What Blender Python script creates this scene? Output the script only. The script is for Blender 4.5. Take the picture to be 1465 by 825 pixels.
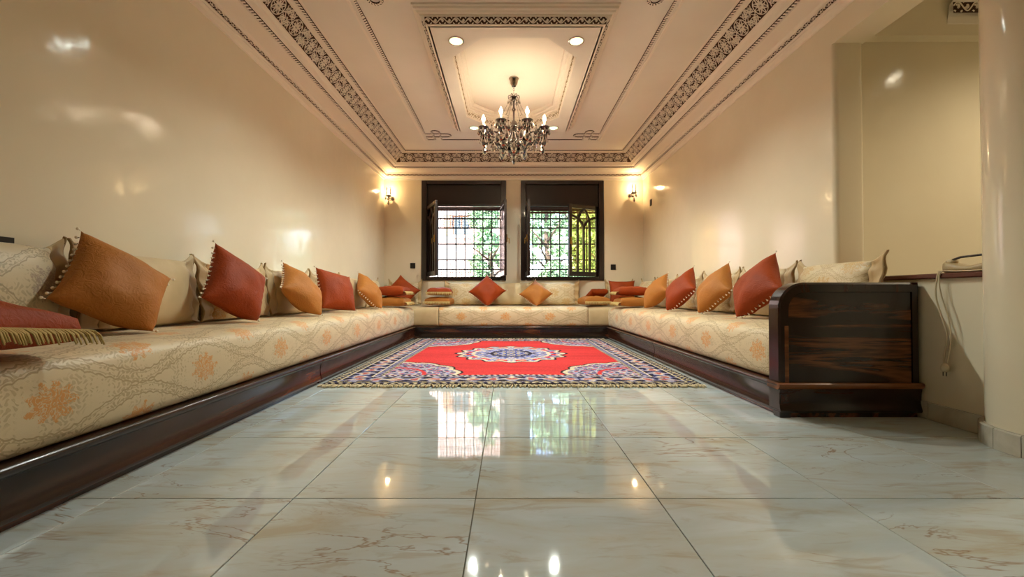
import bpy, math, random
import numpy as np
from mathutils import Vector, Matrix, noise as mnoise

for o in list(bpy.data.objects):
    bpy.data.objects.remove(o)
random.seed(7)
PI = math.pi
scene = bpy.context.scene
COL = scene.collection

# ------------------------------------------------------------------ camera, sky, sun, exposure
HC = 0.672
FPX = 612.0
cam_d = bpy.data.cameras.new('camera')
cam_d.sensor_width = 36.0
cam_d.lens = 36.0 * FPX / 1465.0
cam_d.shift_x = (732.5 - 728.0) / 1465.0
cam_d.clip_start = 0.02
cam_d.clip_end = 300
cam = bpy.data.objects.new('camera', cam_d)
cam.location = (0, 0, HC)
cam.rotation_euler = (PI / 2 + math.atan(8.5 / FPX), 0, 0)
COL.objects.link(cam)
scene.camera = cam

world = bpy.data.worlds.new('sky')
scene.world = world
world.use_nodes = True
wt = world.node_tree
wt.nodes.clear()
wo = wt.nodes.new('ShaderNodeOutputWorld')
wb = wt.nodes.new('ShaderNodeBackground')
ws = wt.nodes.new('ShaderNodeTexSky')
ws.sky_type = 'NISHITA'
ws.sun_disc = False
ws.sun_elevation = math.radians(48)
ws.sun_rotation = math.radians(200)
wb.inputs['Strength'].default_value = 1.15
wt.links.new(ws.outputs[0], wb.inputs[0])
wt.links.new(wb.outputs[0], wo.inputs[0])

sun_d = bpy.data.lights.new('sun_offscreen', 'SUN')
sun_d.energy = 7.5
sun_d.angle = 0.01
sun_d.color = (1.0, 0.95, 0.86)
sun = bpy.data.objects.new('sun_offscreen', sun_d)
sun.rotation_euler = (math.radians(42), 0, math.radians(-20))   # shines from behind the house towards +Y
COL.objects.link(sun)

vs = scene.view_settings
vs.view_transform = 'Standard'
vs.look = 'None'
vs.gamma = 1.0
vs.use_curve_mapping = False
vs.exposure = 0.98
scene.cycles.max_bounces = 8
scene.cycles.diffuse_bounces = 5
scene.cycles.glossy_bounces = 4
scene.cycles.transparent_max_bounces = 12
scene.cycles.sample_clamp_indirect = 6.0
scene.cycles.caustics_reflective = False
scene.cycles.caustics_refractive = False

# lamp strengths (the lamps themselves are built further down)
W_BULB = 5.9
W_DOWN = 72.0
W_SCONCE = 15.0
C_WARM = (1.0, 0.83, 0.60)
C_DOWN = (0.93, 1.0, 0.91)

# ------------------------------------------------------------------ helpers
def srgb(r, g, b):
    f = lambda c: (c / 255 / 12.92) if c / 255 <= 0.04045 else ((c / 255 + 0.055) / 1.055) ** 2.4
    return (f(r), f(g), f(b), 1.0)


class MB:
    """collects geometry for one mesh"""
    def __init__(s):
        s.v, s.f, s.uv = [], [], {}

    def add(s, vs_, fs_, uvs=None):
        b = len(s.v)
        s.v += [tuple(p) for p in vs_]
        s.f += [tuple(i + b for i in f) for f in fs_]
        if uvs:
            for i, t in enumerate(uvs):
                s.uv[b + i] = t
        return s

    def box(s, x0, x1, y0, y1, z0, z1):
        p = [(x, y, z) for z in (z0, z1) for y in (y0, y1) for x in (x0, x1)]
        return s.add(p, [(0, 2, 3, 1), (4, 5, 7, 6), (0, 1, 5, 4), (2, 6, 7, 3), (0, 4, 6, 2), (1, 3, 7, 5)])

    def obox(s, c, ax, ay, az):
        """oriented box: centre and three half-axis vectors"""
        c, ax, ay, az = map(Vector, (c, ax, ay, az))
        p = [c + ax * i + ay * j + az * k for k in (-1, 1) for j in (-1, 1) for i in (-1, 1)]
        return s.add(p, [(0, 2, 3, 1), (4, 5, 7, 6), (0, 1, 5, 4), (2, 6, 7, 3), (0, 4, 6, 2), (1, 3, 7, 5)])

    def bbox(s, x0, x1, y0, y1, z0, z1, r=0.004):
        """box with chamfered edges"""
        vs_, idx = [], {}
        X, Y, Z = (x0, x1), (y0, y1), (z0, z1)
        for i in (0, 1):
            for j in (0, 1):
                for k in (0, 1):
                    sx, sy, sz = (1 - 2 * i) * r, (1 - 2 * j) * r, (1 - 2 * k) * r
                    for a, q in enumerate(((0, sy, sz), (sx, 0, sz), (sx, sy, 0))):
                        idx[i, j, k, a] = len(vs_)
                        vs_.append((X[i] + q[0], Y[j] + q[1], Z[k] + q[2]))
        F = []
        for a in range(3):
            for e in (0, 1):
                o = [(0, 0), (1, 0), (1, 1), (0, 1)]
                q = []
                for m, n in o:
                    t = [0, 0, 0]
                    t[a] = e
                    t[(a + 1) % 3], t[(a + 2) % 3] = m, n
                    q.append(idx[t[0], t[1], t[2], a])
                F.append(q if e else q[::-1])
        for a in range(3):
            b, c = (a + 1) % 3, (a + 2) % 3
            for m in (0, 1):
                for n in (0, 1):
                    t0, t1 = [0, 0, 0], [0, 0, 0]
                    t0[b] = t1[b] = m
                    t0[c] = t1[c] = n
                    t1[a] = 1
                    q = [idx[(*t0, b)], idx[(*t1, b)], idx[(*t1, c)], idx[(*t0, c)]]
                    F.append(q if (m == n) else q[::-1])
        for i in (0, 1):
            for j in (0, 1):
                for k in (0, 1):
                    q = [idx[i, j, k, a] for a in range(3)]
                    F.append(q if (i + j + k) % 2 else q[::-1])
        return s.add(vs_, F)

    def loft(s, rings, closed=True, cap0=True, cap1=True, uvs=None):
        n = len(rings[0])
        vs_ = [p for r in rings for p in r]
        F = []
        m = n if closed else n - 1
        for i in range(len(rings) - 1):
            for j in range(m):
                a, b = i * n + j, i * n + (j + 1) % n
                F.append((a, b, b + n, a + n))
        if closed and cap0:
            F.append(tuple(range(n))[::-1])
        if closed and cap1:
            F.append(tuple(range((len(rings) - 1) * n, len(rings) * n)))
        return s.add(vs_, F, uvs)

    def tube(s, path, r, seg=6, closed=False):
        P = [Vector(p) for p in path]
        n = len(P)
        rings, up = [], None
        for i in range(n):
            a = P[i - 1] if (i or closed) else P[0]
            b = P[(i + 1) % n] if (i < n - 1 or closed) else P[-1]
            t = (b - a)
            if t.length < 1e-9:
                t = Vector((0, 0, 1))
            t.normalize()
            if up is None:
                up = Vector((0, 0, 1)) if abs(t.z) < 0.9 else Vector((1, 0, 0))
            sd = t.cross(up)
            if sd.length < 1e-6:
                sd = t.orthogonal()
            sd.normalize()
            up = sd.cross(t).normalized()
            rr = r[i] if isinstance(r, (list, tuple)) else r
            rings.append([P[i] + (sd * math.cos(2 * PI * k / seg) + up * math.sin(2 * PI * k / seg)) * rr for k in range(seg)])
        if closed:
            rings.append(rings[0])
        return s.loft(rings, True, not closed, not closed)

    def lathe(s, prof, c=(0, 0, 0), seg=16, axis='z'):
        rings = []
        for r, h in prof:
            ring = []
            for k in range(seg):
                a = 2 * PI * k / seg
                x, y = max(r, 1e-5) * math.cos(a), max(r, 1e-5) * math.sin(a)
                p = {'z': (x, y, h), 'y': (x, h, -y), 'x': (h, x, y)}[axis]
                ring.append((c[0] + p[0], c[1] + p[1], c[2] + p[2]))
            rings.append(ring)
        return s.loft(rings)

    def ball(s, c, r, seg=6, rings=4, sz=1.0):
        prof = [(r * math.sin(PI * i / rings), -r * sz * math.cos(PI * i / rings)) for i in range(rings + 1)]
        return s.lathe(prof, c, seg)

    def ribbon(s, path, w, h, frame=None, closed=False, taper=0.7):
        """raised flat strip along a 2D path; frame maps (u,v,height) -> point"""
        fr = frame or (lambda u, v, q: (u, v, q))
        n = len(path)
        rings = []
        for i in range(n):
            a = path[i - 1] if (i or closed) else path[0]
            b = path[(i + 1) % n] if (i < n - 1 or closed) else path[-1]
            tx, ty = b[0] - a[0], b[1] - a[1]
            l = math.hypot(tx, ty) or 1e-9
            nx, ny = -ty / l * w / 2, tx / l * w / 2
            u, v = path[i]
            rings.append([fr(u + nx, v + ny, 0), fr(u + nx * taper, v + ny * taper, h),
                          fr(u - nx * taper, v - ny * taper, h), fr(u - nx, v - ny, 0)])
        if closed:
            rings.append(rings[0])
        return s.loft(rings, False)

    def build(s, name, mat, parent=None, smooth=False, origin=None, local=False):
        me = bpy.data.meshes.new(name)
        if origin is not None:
            off = Vector(origin)
        elif parent is not None and not local:
            off = parent.location if parent.parent is None else (parent.parent.location + parent.location)
        else:
            off = Vector((0, 0, 0))
        me.from_pydata([(p[0] - off[0], p[1] - off[1], p[2] - off[2]) for p in s.v], [], s.f)
        if s.uv:
            ul = me.uv_layers.new(name='UVMap')
            li = np.empty(len(me.loops), dtype=np.int32)
            me.loops.foreach_get('vertex_index', li)
            tab = np.zeros((len(s.v), 2), dtype=np.float32)
            for k, t in s.uv.items():
                tab[k] = t
            ul.data.foreach_set('uv', tab[li].ravel())
        if mat is not None:
            me.materials.append(M[mat] if isinstance(mat, str) else mat)
        if smooth:
            me.polygons.foreach_set('use_smooth', [True] * len(me.polygons))
        me.update()
        o = bpy.data.objects.new(name, me)
        COL.objects.link(o)
        if origin is not None:
            o.location = origin
        if parent is not None:
            o.parent = parent
        return o


def empty(name, loc):
    o = bpy.data.objects.new(name, None)
    o.location = loc
    o.empty_display_size = 0.1
    COL.objects.link(o)
    return o


def tag(o, label=None, cat=None, group=None, kind=None):
    if label:
        o['label'] = label
    if cat:
        o['category'] = cat
    if group:
        o['group'] = group
    if kind:
        o['kind'] = kind
    return o


def instance(src, parent, loc=(0, 0, 0), rot=(0, 0, 0), scale=(1, 1, 1)):
    c = src.copy()
    COL.objects.link(c)
    c.parent = parent
    c.location = loc
    c.rotation_euler = rot
    c.scale = scale
    return c


def smooth_by_angle(o, ang=40):
    me = o.data
    me.polygons.foreach_set('use_smooth', [True] * len(me.polygons))
    try:
        me.set_sharp_from_angle(angle=math.radians(ang))
    except Exception:
        pass
    return o


# ------------------------------------------------------------------ materials
M = {}


class NT:
    def __init__(s, name):
        m = bpy.data.materials.new(name)
        m.use_nodes = True
        s.m, s.t = m, m.node_tree
        s.t.nodes.clear()
        s.out = s.t.nodes.new('ShaderNodeOutputMaterial')
        s.p = s.t.nodes.new('ShaderNodeBsdfPrincipled')
        s.t.links.new(s.p.outputs[0], s.out.inputs[0])
        M[name] = m

    def link(s, a, b):
        s.t.links.new(a, b)

    def _in(s, sock, v):
        if isinstance(v, bpy.types.NodeSocket):
            s.t.links.new(v, sock)
        elif v is not None:
            sock.default_value = v

    def set(s, **k):
        names = dict(col='Base Color', rough='Roughness', metal='Metallic', spec='Specular IOR Level', coat='Coat Weight',
                     coatr='Coat Roughness', sheen='Sheen Weight', sheenr='Sheen Roughness', sheent='Sheen Tint',
                     normal='Normal', trans='Transmission Weight', ior='IOR', emis='Emission Color', emiss='Emission Strength', alpha='Alpha',
                     sss='Subsurface Weight')
        for a, v in k.items():
            s._in(s.p.inputs[names[a]], v)
        return s

    def math(s, op, a, b=None, c=None, clamp=False):
        n = s.t.nodes.new('ShaderNodeMath')
        n.operation = op
        n.use_clamp = clamp
        for i, v in enumerate((a, b, c)):
            s._in(n.inputs[i], v) if v is not None else None
        return n.outputs[0]

    def mix(s, f, a, b, blend='MIX'):
        n = s.t.nodes.new('ShaderNodeMix')
        n.data_type = 'RGBA'
        n.blend_type = blend
        s._in(n.inputs[0], f)
        s._in(n.inputs[6], a)
        s._in(n.inputs[7], b)
        return n.outputs[2]

    def ramp(s, f, stops, interp='LINEAR'):
        n = s.t.nodes.new('ShaderNodeValToRGB')
        n.color_ramp.interpolation = interp
        e = n.color_ramp.elements
        while len(e) < len(stops):
            e.new(0.5)
        for el, (p, c) in zip(e, stops):
            el.position = p
            el.color = c if len(c) == 4 else (*c, 1)
        s._in(n.inputs[0], f)
        return n.outputs[0]

    def step(s, f, lo, hi):
        n = s.t.nodes.new('ShaderNodeMapRange')
        n.interpolation_type = 'SMOOTHSTEP'
        s._in(n.inputs['Value'], f)
        n.inputs['From Min'].default_value = lo
        n.inputs['From Max'].default_value = hi
        return n.outputs[0]

    def coord(s, which='Object'):
        n = s.t.nodes.new('ShaderNodeTexCoord')
        return n.outputs[which]

    def geo(s, which='Position'):
        return s.t.nodes.new('ShaderNodeNewGeometry').outputs[which]

    def info(s, which):
        return s.t.nodes.new('ShaderNodeObjectInfo').outputs[which]

    def sep(s, v):
        n = s.t.nodes.new('ShaderNodeSeparateXYZ')
        s.link(v, n.inputs[0])
        return n.outputs

    def comb(s, x, y, z=0.0):
        n = s.t.nodes.new('ShaderNodeCombineXYZ')
        for i, v in enumerate((x, y, z)):
            s._in(n.inputs[i], v)
        return n.outputs[0]

    def vmath(s, op, a, b=None):
        n = s.t.nodes.new('ShaderNodeVectorMath')
        n.operation = op
        s._in(n.inputs[0], a)
        if b is not None:
            s._in(n.inputs[3] if op == 'SCALE' else n.inputs[1], b)
        return n.outputs[0]

    def mapping(s, v, scale=(1, 1, 1), rot=(0, 0, 0), loc=(0, 0, 0)):
        n = s.t.nodes.new('ShaderNodeMapping')
        s.link(v, n.inputs[0])
        n.inputs['Scale'].default_value = scale
        n.inputs['Rotation'].default_value = rot
        n.inputs['Location'].default_value = loc
        return n.outputs[0]

    def noise(s, v, scale, detail=4, rough=0.5, dist=0.0, out='Fac'):
        n = s.t.nodes.new('ShaderNodeTexNoise')
        s.link(v, n.inputs['Vector'])
        n.inputs['Scale'].default_value = scale
        n.inputs['Detail'].default_value = detail
        n.inputs['Roughness'].default_value = rough
        n.inputs['Distortion'].default_value = dist
        return n.outputs[out]

    def voro(s, v, scale, feature='F1', out='Distance'):
        n = s.t.nodes.new('ShaderNodeTexVoronoi')
        n.feature = feature
        s.link(v, n.inputs['Vector'])
        n.inputs['Scale'].default_value = scale
        return n.outputs[out]

    def bump(s, h, strength=0.3, dist=0.01):
        n = s.t.nodes.new('ShaderNodeBump')
        n.inputs['Strength'].default_value = strength
        n.inputs['Distance'].default_value = dist
        s.link(h, n.inputs['Height'])
        return n.outputs[0]


def simple(name, col, rough=0.5, **k):
    return NT(name).set(col=col, rough=rough, **k)


# polished lime plaster walls
n = NT('tadelakt')
pos = n.geo()
big = n.noise(pos, 0.9, 5, 0.55)
n.set(col=n.ramp(big, [(0.3, srgb(227, 214, 187)), (0.7, srgb(236, 224, 198))]),
      rough=n.ramp(n.noise(pos, 5, 4), [(0.3, (0.09,) * 3), (0.7, (0.14,) * 3)]), spec=0.26,
      normal=n.bump(n.noise(pos, 5.0, 2, 0.5), 0.06, 0.05))
# whitewashed ceiling plaster
n = NT('plaster')
pos = n.geo()
n.set(col=n.ramp(n.noise(pos, 1.6, 4), [(0.3, srgb(231, 221, 205)), (0.7, srgb(239, 230, 215))]), rough=0.75, spec=0.25)
simple('plaster_light', srgb(242, 230, 212), 0.7, spec=0.3)
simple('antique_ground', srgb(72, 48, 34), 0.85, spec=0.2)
simple('outside_wall', srgb(235, 215, 205), 0.9)
simple('masonry', srgb(200, 190, 175), 0.9)

# marble floor tiles
n = NT('marble_tile')
oc = n.coord('Object')
rnd = n.info('Random')
off = n.comb(n.math('MULTIPLY', rnd, 37.0), n.math('MULTIPLY', rnd, 91.0), n.math('MULTIPLY', rnd, 13.0))
v = n.vmath('ADD', oc, off)
vr = n.mapping(v, (0.8, 3.0, 1.0), (0, 0, 0.25))
cloud = n.noise(vr, 1.9, 6, 0.62, 0.9)
fine = n.noise(vr, 3.6, 6, 0.65, 1.2)
base = n.ramp(cloud, [(0.30, srgb(180, 173, 154)), (0.43, srgb(188, 193, 187)), (0.55, srgb(190, 200, 200)), (0.75, srgb(200, 212, 217))])
fl = n.ramp(fine, [(0.36, (1, 1, 1)), (0.46, (0, 0, 0))])
base = n.mix(n.math('MULTIPLY', fl, 0.42), base, srgb(166, 146, 114))
vein = n.math('ABSOLUTE', n.math('SUBTRACT', n.noise(n.mapping(v, (0.8, 2.2, 1), (0, 0, 0.3)), 1.5, 5, 0.6, 1.4), 0.5))
vm = n.math('MULTIPLY', n.ramp(vein, [(0.0, (1, 1, 1)), (0.012, (0, 0, 0))]), n.step(n.noise(v, 2.0, 2), 0.45, 0.65))
base = n.mix(n.math('MULTIPLY', vm, 0.75), base, srgb(142, 108, 70))
n.set(col=base, rough=0.045, spec=0.62, normal=n.bump(n.noise(n.geo(), 5.0, 2, 0.4), 0.018, 0.03))
simple('grout', srgb(128, 116, 92), 0.8)
n = NT('skirting_tile')
pos = n.geo()
n.set(col=n.ramp(n.noise(pos, 6, 5, 0.6, 0.6), [(0.3, srgb(178, 170, 150)), (0.7, srgb(206, 200, 186))]), rough=0.15)


# dark streaked rosewood, grain along the given axis
def wood(name, axis, dark, mid, red, scale=1.0, rough=0.16, across=9.0, fw=.35):
    n = NT(name)
    p = n.coord('Object')
    sc = [across * scale] * 3
    sc[axis] = 0.55 * scale
    g = n.mapping(p, sc)
    a = n.noise(g, 1.0, 6, 0.6, 0.5)
    sc2 = [60.0 * scale] * 3
    sc2[axis] = 1.6 * scale
    fine = n.noise(n.mapping(p, sc2), 1.0, 3, 0.6)
    col = n.ramp(a, [(0.36, dark), (0.52, mid), (0.585, red), (0.62, mid), (0.74, dark)])
    col = n.mix(n.ramp(fine, [(0.35, (fw,) * 3), (0.65, (0, 0, 0))]), col, dark)
    n.set(col=col, rough=rough + .06, spec=0.5, coat=0.15, coatr=0.12, normal=n.bump(fine, 0.05, 0.002))
    return n


DK, MD, RD = srgb(24, 14, 10), srgb(48, 25, 15), srgb(84, 44, 24)
wood('rosewood_y', 1, srgb(28, 15, 11), srgb(62, 31, 20), srgb(110, 56, 32), fw=.3, across=8.0)
wood('rosewood_end', 0, DK, srgb(38, 21, 13), srgb(58, 32, 20), fw=.2)
wood('rosewood_x', 0, srgb(25, 14, 9), srgb(42, 23, 14), srgb(118, 70, 38), 1.0, across=6.0, fw=.3)
wood('rosewood_z', 2, DK, MD, RD)
wood('rail_wood', 0, srgb(84, 48, 24), srgb(112, 64, 32), srgb(140, 84, 44), 1.0)
n = NT('window_wood')
p = n.geo()
n.set(col=n.ramp(n.noise(n.mapping(p, (30, 30, 2)), 1, 3), [(0.35, srgb(25, 13, 10)), (0.7, srgb(38, 20, 15))]), rough=0.28, coat=0.3)
simple('shutter_brown', srgb(33, 21, 18), 0.4)
simple('lintel_brown', srgb(96, 56, 46), 0.5)
simple('ledge_wood', srgb(92, 44, 30), 0.3)
simple('iron', srgb(22, 22, 22), 0.5)
simple('black_plastic', srgb(22, 17, 15), 0.35)
simple('cream_plastic', srgb(206, 190, 156), 0.35)
simple('yellowed_plastic', srgb(176, 156, 116), 0.4)
simple('brass', srgb(190, 150, 80), 0.25, metal=1.0)
simple('chrome', srgb(190, 175, 160), 0.12, metal=1.0)
simple('pin_metal', srgb(120, 110, 95), 0.3, metal=1.0)
simple('white_bead', srgb(238, 226, 204), 0.45)

# clear and tinted glass: tinted transparency with a glossy skin
def thin_glass(name, tint, refl=0.12, rough=0.02):
    n = NT(name)
    tr = n.t.nodes.new('ShaderNodeBsdfTransparent')
    tr.inputs[0].default_value = tint
    gl = n.t.nodes.new('ShaderNodeBsdfGlossy')
    gl.inputs['Roughness'].default_value = rough
    fr = n.t.nodes.new('ShaderNodeFresnel')
    fr.inputs[0].default_value = 1.5
    mx = n.t.nodes.new('ShaderNodeMixShader')
    n.link(n.math('ADD', fr.outputs[0], refl, clamp=True), mx.inputs[0])
    n.link(tr.outputs[0], mx.inputs[1])
    n.link(gl.outputs[0], mx.inputs[2])
    n.link(mx.outputs[0], n.out.inputs[0])


thin_glass('pane_clear', (0.93, 0.95, 0.94, 1), 0.02)
thin_glass('pane_yellow', (1.0, 0.88, 0.52, 1), 0.02)
thin_glass('crystal_clear', (0.86, 0.80, 0.72, 1), 0.18)
thin_glass('crystal_smoke', (0.20, 0.14, 0.11, 1), 0.20)
thin_glass('lamp_glass', (0.97, 0.95, 0.90, 1), 0.03)
simple('smoke_glass_arm', srgb(70, 48, 38), 0.08, spec=0.9, coat=1.0, coatr=0.03)


def emitter(name, col, strength):
    n = NT(name)
    e = n.t.nodes.new('ShaderNodeEmission')
    e.inputs[0].default_value = col
    e.inputs[1].default_value = strength
    n.link(e.outputs[0], n.out.inputs[0])


emitter('bulb_glow', (1.0, 0.80, 0.50, 1), 14.0)
emitter('down_glow', (0.86, 1.0, 0.50, 1), 1.0)
emitter('down_core', (0.95, 1.0, 0.9, 1), 8.0)


# damask brocade: half-drop floral medallions between scalloped ogee bands; UV in metres
def brocade(name, ground, band, motif, pu=0.67, pv=0.30, rough=0.42, motif_on=1.0, sheen=0.25, ou=0.0, ov=0.0):
    n = NT(name)
    uv = n.coord('UV')
    wob = n.noise(uv, 14.0, 3, 0.6, 0.0, 'Color')
    uvw = n.vmath('ADD', uv, n.vmath('SCALE', n.vmath('SUBTRACT', wob, (0.5, 0.5, 0.5)), 0.022))
    x, y, _ = n.sep(uvw)
    x = n.math('ADD', x, 0.5 * pu + ou)
    y = n.math('ADD', y, ov)

    curl = n.noise(uv, 34.0, 3, 0.55, 2.2)

    def cell(sx, sy):
        a = n.math('SUBTRACT', n.math('FRACT', n.math('ADD', n.math('DIVIDE', x, pu), sx)), 0.5)
        b = n.math('SUBTRACT', n.math('FRACT', n.math('ADD', n.math('DIVIDE', y, pv), sy)), 0.5)
        a, b = n.math('MULTIPLY', a, pu), n.math('MULTIPLY', b, pv)
        r = n.math('SQRT', n.math('ADD', n.math('MULTIPLY', a, a), n.math('MULTIPLY', n.math('MULTIPLY', b, b), 1.5)))
        th = n.math('ARCTAN2', b, a)
        lobe = n.math('ADD', 0.070, n.math('MULTIPLY', n.math('COSINE', n.math('MULTIPLY', th, 9.0)), 0.014))
        d = n.math('SUBTRACT', lobe, r)              # >0 inside the flower
        return n.math('MULTIPLY', n.step(n.math('ADD', d, n.math('MULTIPLY', n.math('SUBTRACT', curl, 0.5), 0.05)), -0.003, 0.004), n.step(n.math('ABSOLUTE', n.math('SUBTRACT', curl, 0.5)), 0.02, 0.05))
    m = n.math('MAXIMUM', cell(0.0, 0.0), cell(0.5, 0.5))
    # ogee bands
    ph = n.math('MULTIPLY', x, 2 * PI / pu)
    w = n.math('MULTIPLY', n.math('COSINE', ph), 0.17 * pv)

    def bands(sgn, o):
        t = n.math('DIVIDE', n.math('ADD', y, n.math('MULTIPLY', w, sgn)), pv)
        t = n.math('SUBTRACT', n.math('FRACT', n.math('ADD', t, o)), 0.5)
        return n.math('MULTIPLY', n.math('ABSOLUTE', t), pv)
    d1, d2 = bands(-1.0, 0.25), bands(1.0, 0.75)
    d = n.math('MINIMUM', d1, d2)
    sc = n.math('MULTIPLY', n.math('ABSOLUTE', n.math('SINE', n.math('MULTIPLY', x, 90.0))), 0.006)
    dd = n.math('ADD', d, sc)
    edge = n.math('SUBTRACT', 1.0, n.step(n.math('ABSOLUTE', n.math('SUBTRACT', dd, 0.026)), 0.0018, 0.0045))
    inner = n.math('SUBTRACT', 1.0, n.step(n.math('ABSOLUTE', n.math('SUBTRACT', d, 0.012)), 0.001, 0.003))
    sw = n.math('SINE', n.math('ADD', n.math('MULTIPLY', x, 170.0), n.math('MULTIPLY', n.math('SINE', n.math('MULTIPLY', y, 150.0)), 2.2)))
    sv = n.math('SINE', n.math('ADD', n.math('MULTIPLY', y, 160.0), n.math('MULTIPLY', n.math('SINE', n.math('MULTIPLY', x, 140.0)), 2.2)))
    lace = n.step(n.math('MULTIPLY', sw, sv), 0.05, 0.45)
    fil = n.math('MULTIPLY', lace, n.math('SUBTRACT', 1.0, n.step(d, 0.016, 0.024)))
    spr = n.math('MULTIPLY', lace, n.step(n.noise(uv, 9.0, 2), 0.44, 0.56))
    bm = n.math('MAXIMUM', n.math('MAXIMUM', edge, n.math('MULTIPLY', inner, 0.6)), n.math('MULTIPLY', fil, 0.8))
    bm = n.math('MAXIMUM', bm, n.math('MULTIPLY', spr, 0.6))
    col = n.mix(n.math('MULTIPLY', bm, 0.75), ground, band)
    col = n.mix(n.math('MULTIPLY', m, 0.9 * motif_on), col, motif)
    weave = n.noise(n.mapping(uv, (900, 260, 1)), 1.0, 2)
    hgt = n.math('ADD', n.math('MULTIPLY', n.math('MAXIMUM', bm, m), 0.6), n.math('MULTIPLY', weave, 0.35))
    n.set(col=col, rough=n.math('ADD', rough, n.math('MULTIPLY', bm, 0.12)), spec=0.5, sheen=sheen, sheenr=0.4,
          normal=n.bump(hgt, 0.25, 0.003))


brocade('mattress_brocade', srgb(216, 196, 158), srgb(162, 136, 94), srgb(216, 146, 66))
brocade('pillow_silver', srgb(206, 191, 158), srgb(150, 136, 108), srgb(168, 146, 126), 0.46, 0.34, 0.40)
brocade('pillow_floral', srgb(214, 192, 148), srgb(176, 146, 98), srgb(206, 150, 78), 0.36, 0.30, 0.42)
brocade('pillow_gold', srgb(220, 202, 164), srgb(184, 158, 112), srgb(206, 168, 104), 0.40, 0.28, 0.42)
n = NT('plain_fabric')
uv = n.coord('UV')
n.set(col=n.ramp(n.noise(uv, 9, 3), [(0.3, srgb(196, 172, 128)), (0.7, srgb(208, 184, 140))]), rough=0.55, sheen=0.3,
      normal=n.bump(n.noise(n.mapping(uv, (700, 700, 1)), 1, 2), 0.2, 0.002))
n = NT('ruffle_fabric')
n.set(col=srgb(196, 166, 116), rough=0.55, sheen=0.3)
simple('braid', srgb(158, 128, 84), 0.7)


def velvet(name, c0, c1):
    n = NT(name)
    oc = n.coord('Object')
    n.set(col=n.ramp(n.noise(oc, 5, 4), [(0.3, c0), (0.7, c1)]), rough=0.6, sheen=0.12, sheenr=0.35, spec=0.25,
          sheent=c1, normal=n.bump(n.noise(oc, 26, 3, 0.5, 2.5), 0.4, 0.01))


velvet('velvet_rust', srgb(138, 52, 6), srgb(158, 62, 8))
velvet('velvet_amber', srgb(168, 106, 44), srgb(182, 116, 50))
simple('fringe_cream', srgb(196, 168, 104), 0.75)
simple('rug_fringe', srgb(206, 188, 150), 0.85)
# rug with its woven colours in a colour attribute
n = NT('rug_pile')
at = n.t.nodes.new('ShaderNodeVertexColor')
at.layer_name = 'weave'
n.set(col=at.outputs[0], rough=0.9, spec=0.1, normal=n.bump(n.noise(n.geo(), 220, 2), 0.4, 0.004))
# outside
n = NT('leaf_green')
n.set(col=n.ramp(n.info('Random'), [(0, srgb(146, 176, 132)), (1, srgb(176, 202, 152))]), rough=0.6)
simple('bark', srgb(92, 74, 58), 0.9)
simple('paving', srgb(196, 190, 176), 0.9)
simple('render_pink', srgb(222, 190, 178), 0.9)
simple('dark_pane', srgb(60, 70, 78), 0.15)
simple('wood_shutter', srgb(168, 120, 92), 0.7)

# ------------------------------------------------------------------ room shell
XL, XR, YB, YF = -2.10, 2.26, 7.19, -3.0
ZC = 2.962
XA = 5.2          # far wall of the side room


def struct(o):
    o['kind'] = 'structure'
    return o


floor = struct(MB().box(XL - .25, XA + .25, YF - .25, YB + .25, -0.2, -0.010).build('floor', 'grout'))
tile_mb = MB().bbox(0.0015, 0.5985, 0.0015, 0.5985, -0.012, 0.0, 0.0012)
tile_src = None
ix = range(-4, 9)
for i in ix:
    for j in range(-3, 10):
        x, y = -0.11 + 0.6 * i, 1.42 + 0.6 * j
        x1 = min(x + 0.6, XA)
        if x >= XA or y >= YB or (x < XL - .55):
            continue
        if tile_src is None:
            tile_src = tile_mb.build('floor_tile', 'marble_tile', floor, local=True)
            t = tile_src
        else:
            t = tile_src.copy()
            COL.objects.link(t)
            t.parent = floor
        t.location = (x, y, 0)

# walls
struct(MB().box(XL - .25, XL, YF - .25, YB + .25, -.2, 3.3).build('wall_left', 'tadelakt'))
W1 = (-1.47, -0.047, 0.907, 2.587)
W2 = (0.20, 1.60, 0.907, 2.587)
mb = MB()
yb0, yb1 = YB, YB + .25
mb.box(XL - .1, XA + .25, yb0, yb1, -.2, W1[2])
mb.box(XL - .1, XA + .25, yb0, yb1, W1[3], 3.3)
mb.box(XL - .1, W1[0], yb0, yb1, W1[2], W1[3])
mb.box(W1[1], W2[0], yb0, yb1, W1[2], W1[3])
mb.box(W2[1], XA + .25, yb0, yb1, W1[2], W1[3])
struct(mb.build('wall_back', 'tadelakt'))
struct(MB().box(XL - .25, XA + .25, YF - .25, YF, -.2, 3.3).build('wall_front', 'tadelakt'))


def rounded_rect(x0, x1, y0, y1, r, seg=5):
    pts = []
    for cx, cy, a0 in ((x1 - r, y1 - r, 0), (x0 + r, y1 - r, 90), (x0 + r, y0 + r, 180), (x1 - r, y0 + r, 270)):
        for k in range(seg + 1):
            a = math.radians(a0 + 90 * k / seg)
            pts.append((cx + r * math.cos(a), cy + r * math.sin(a)))
    return pts


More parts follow.
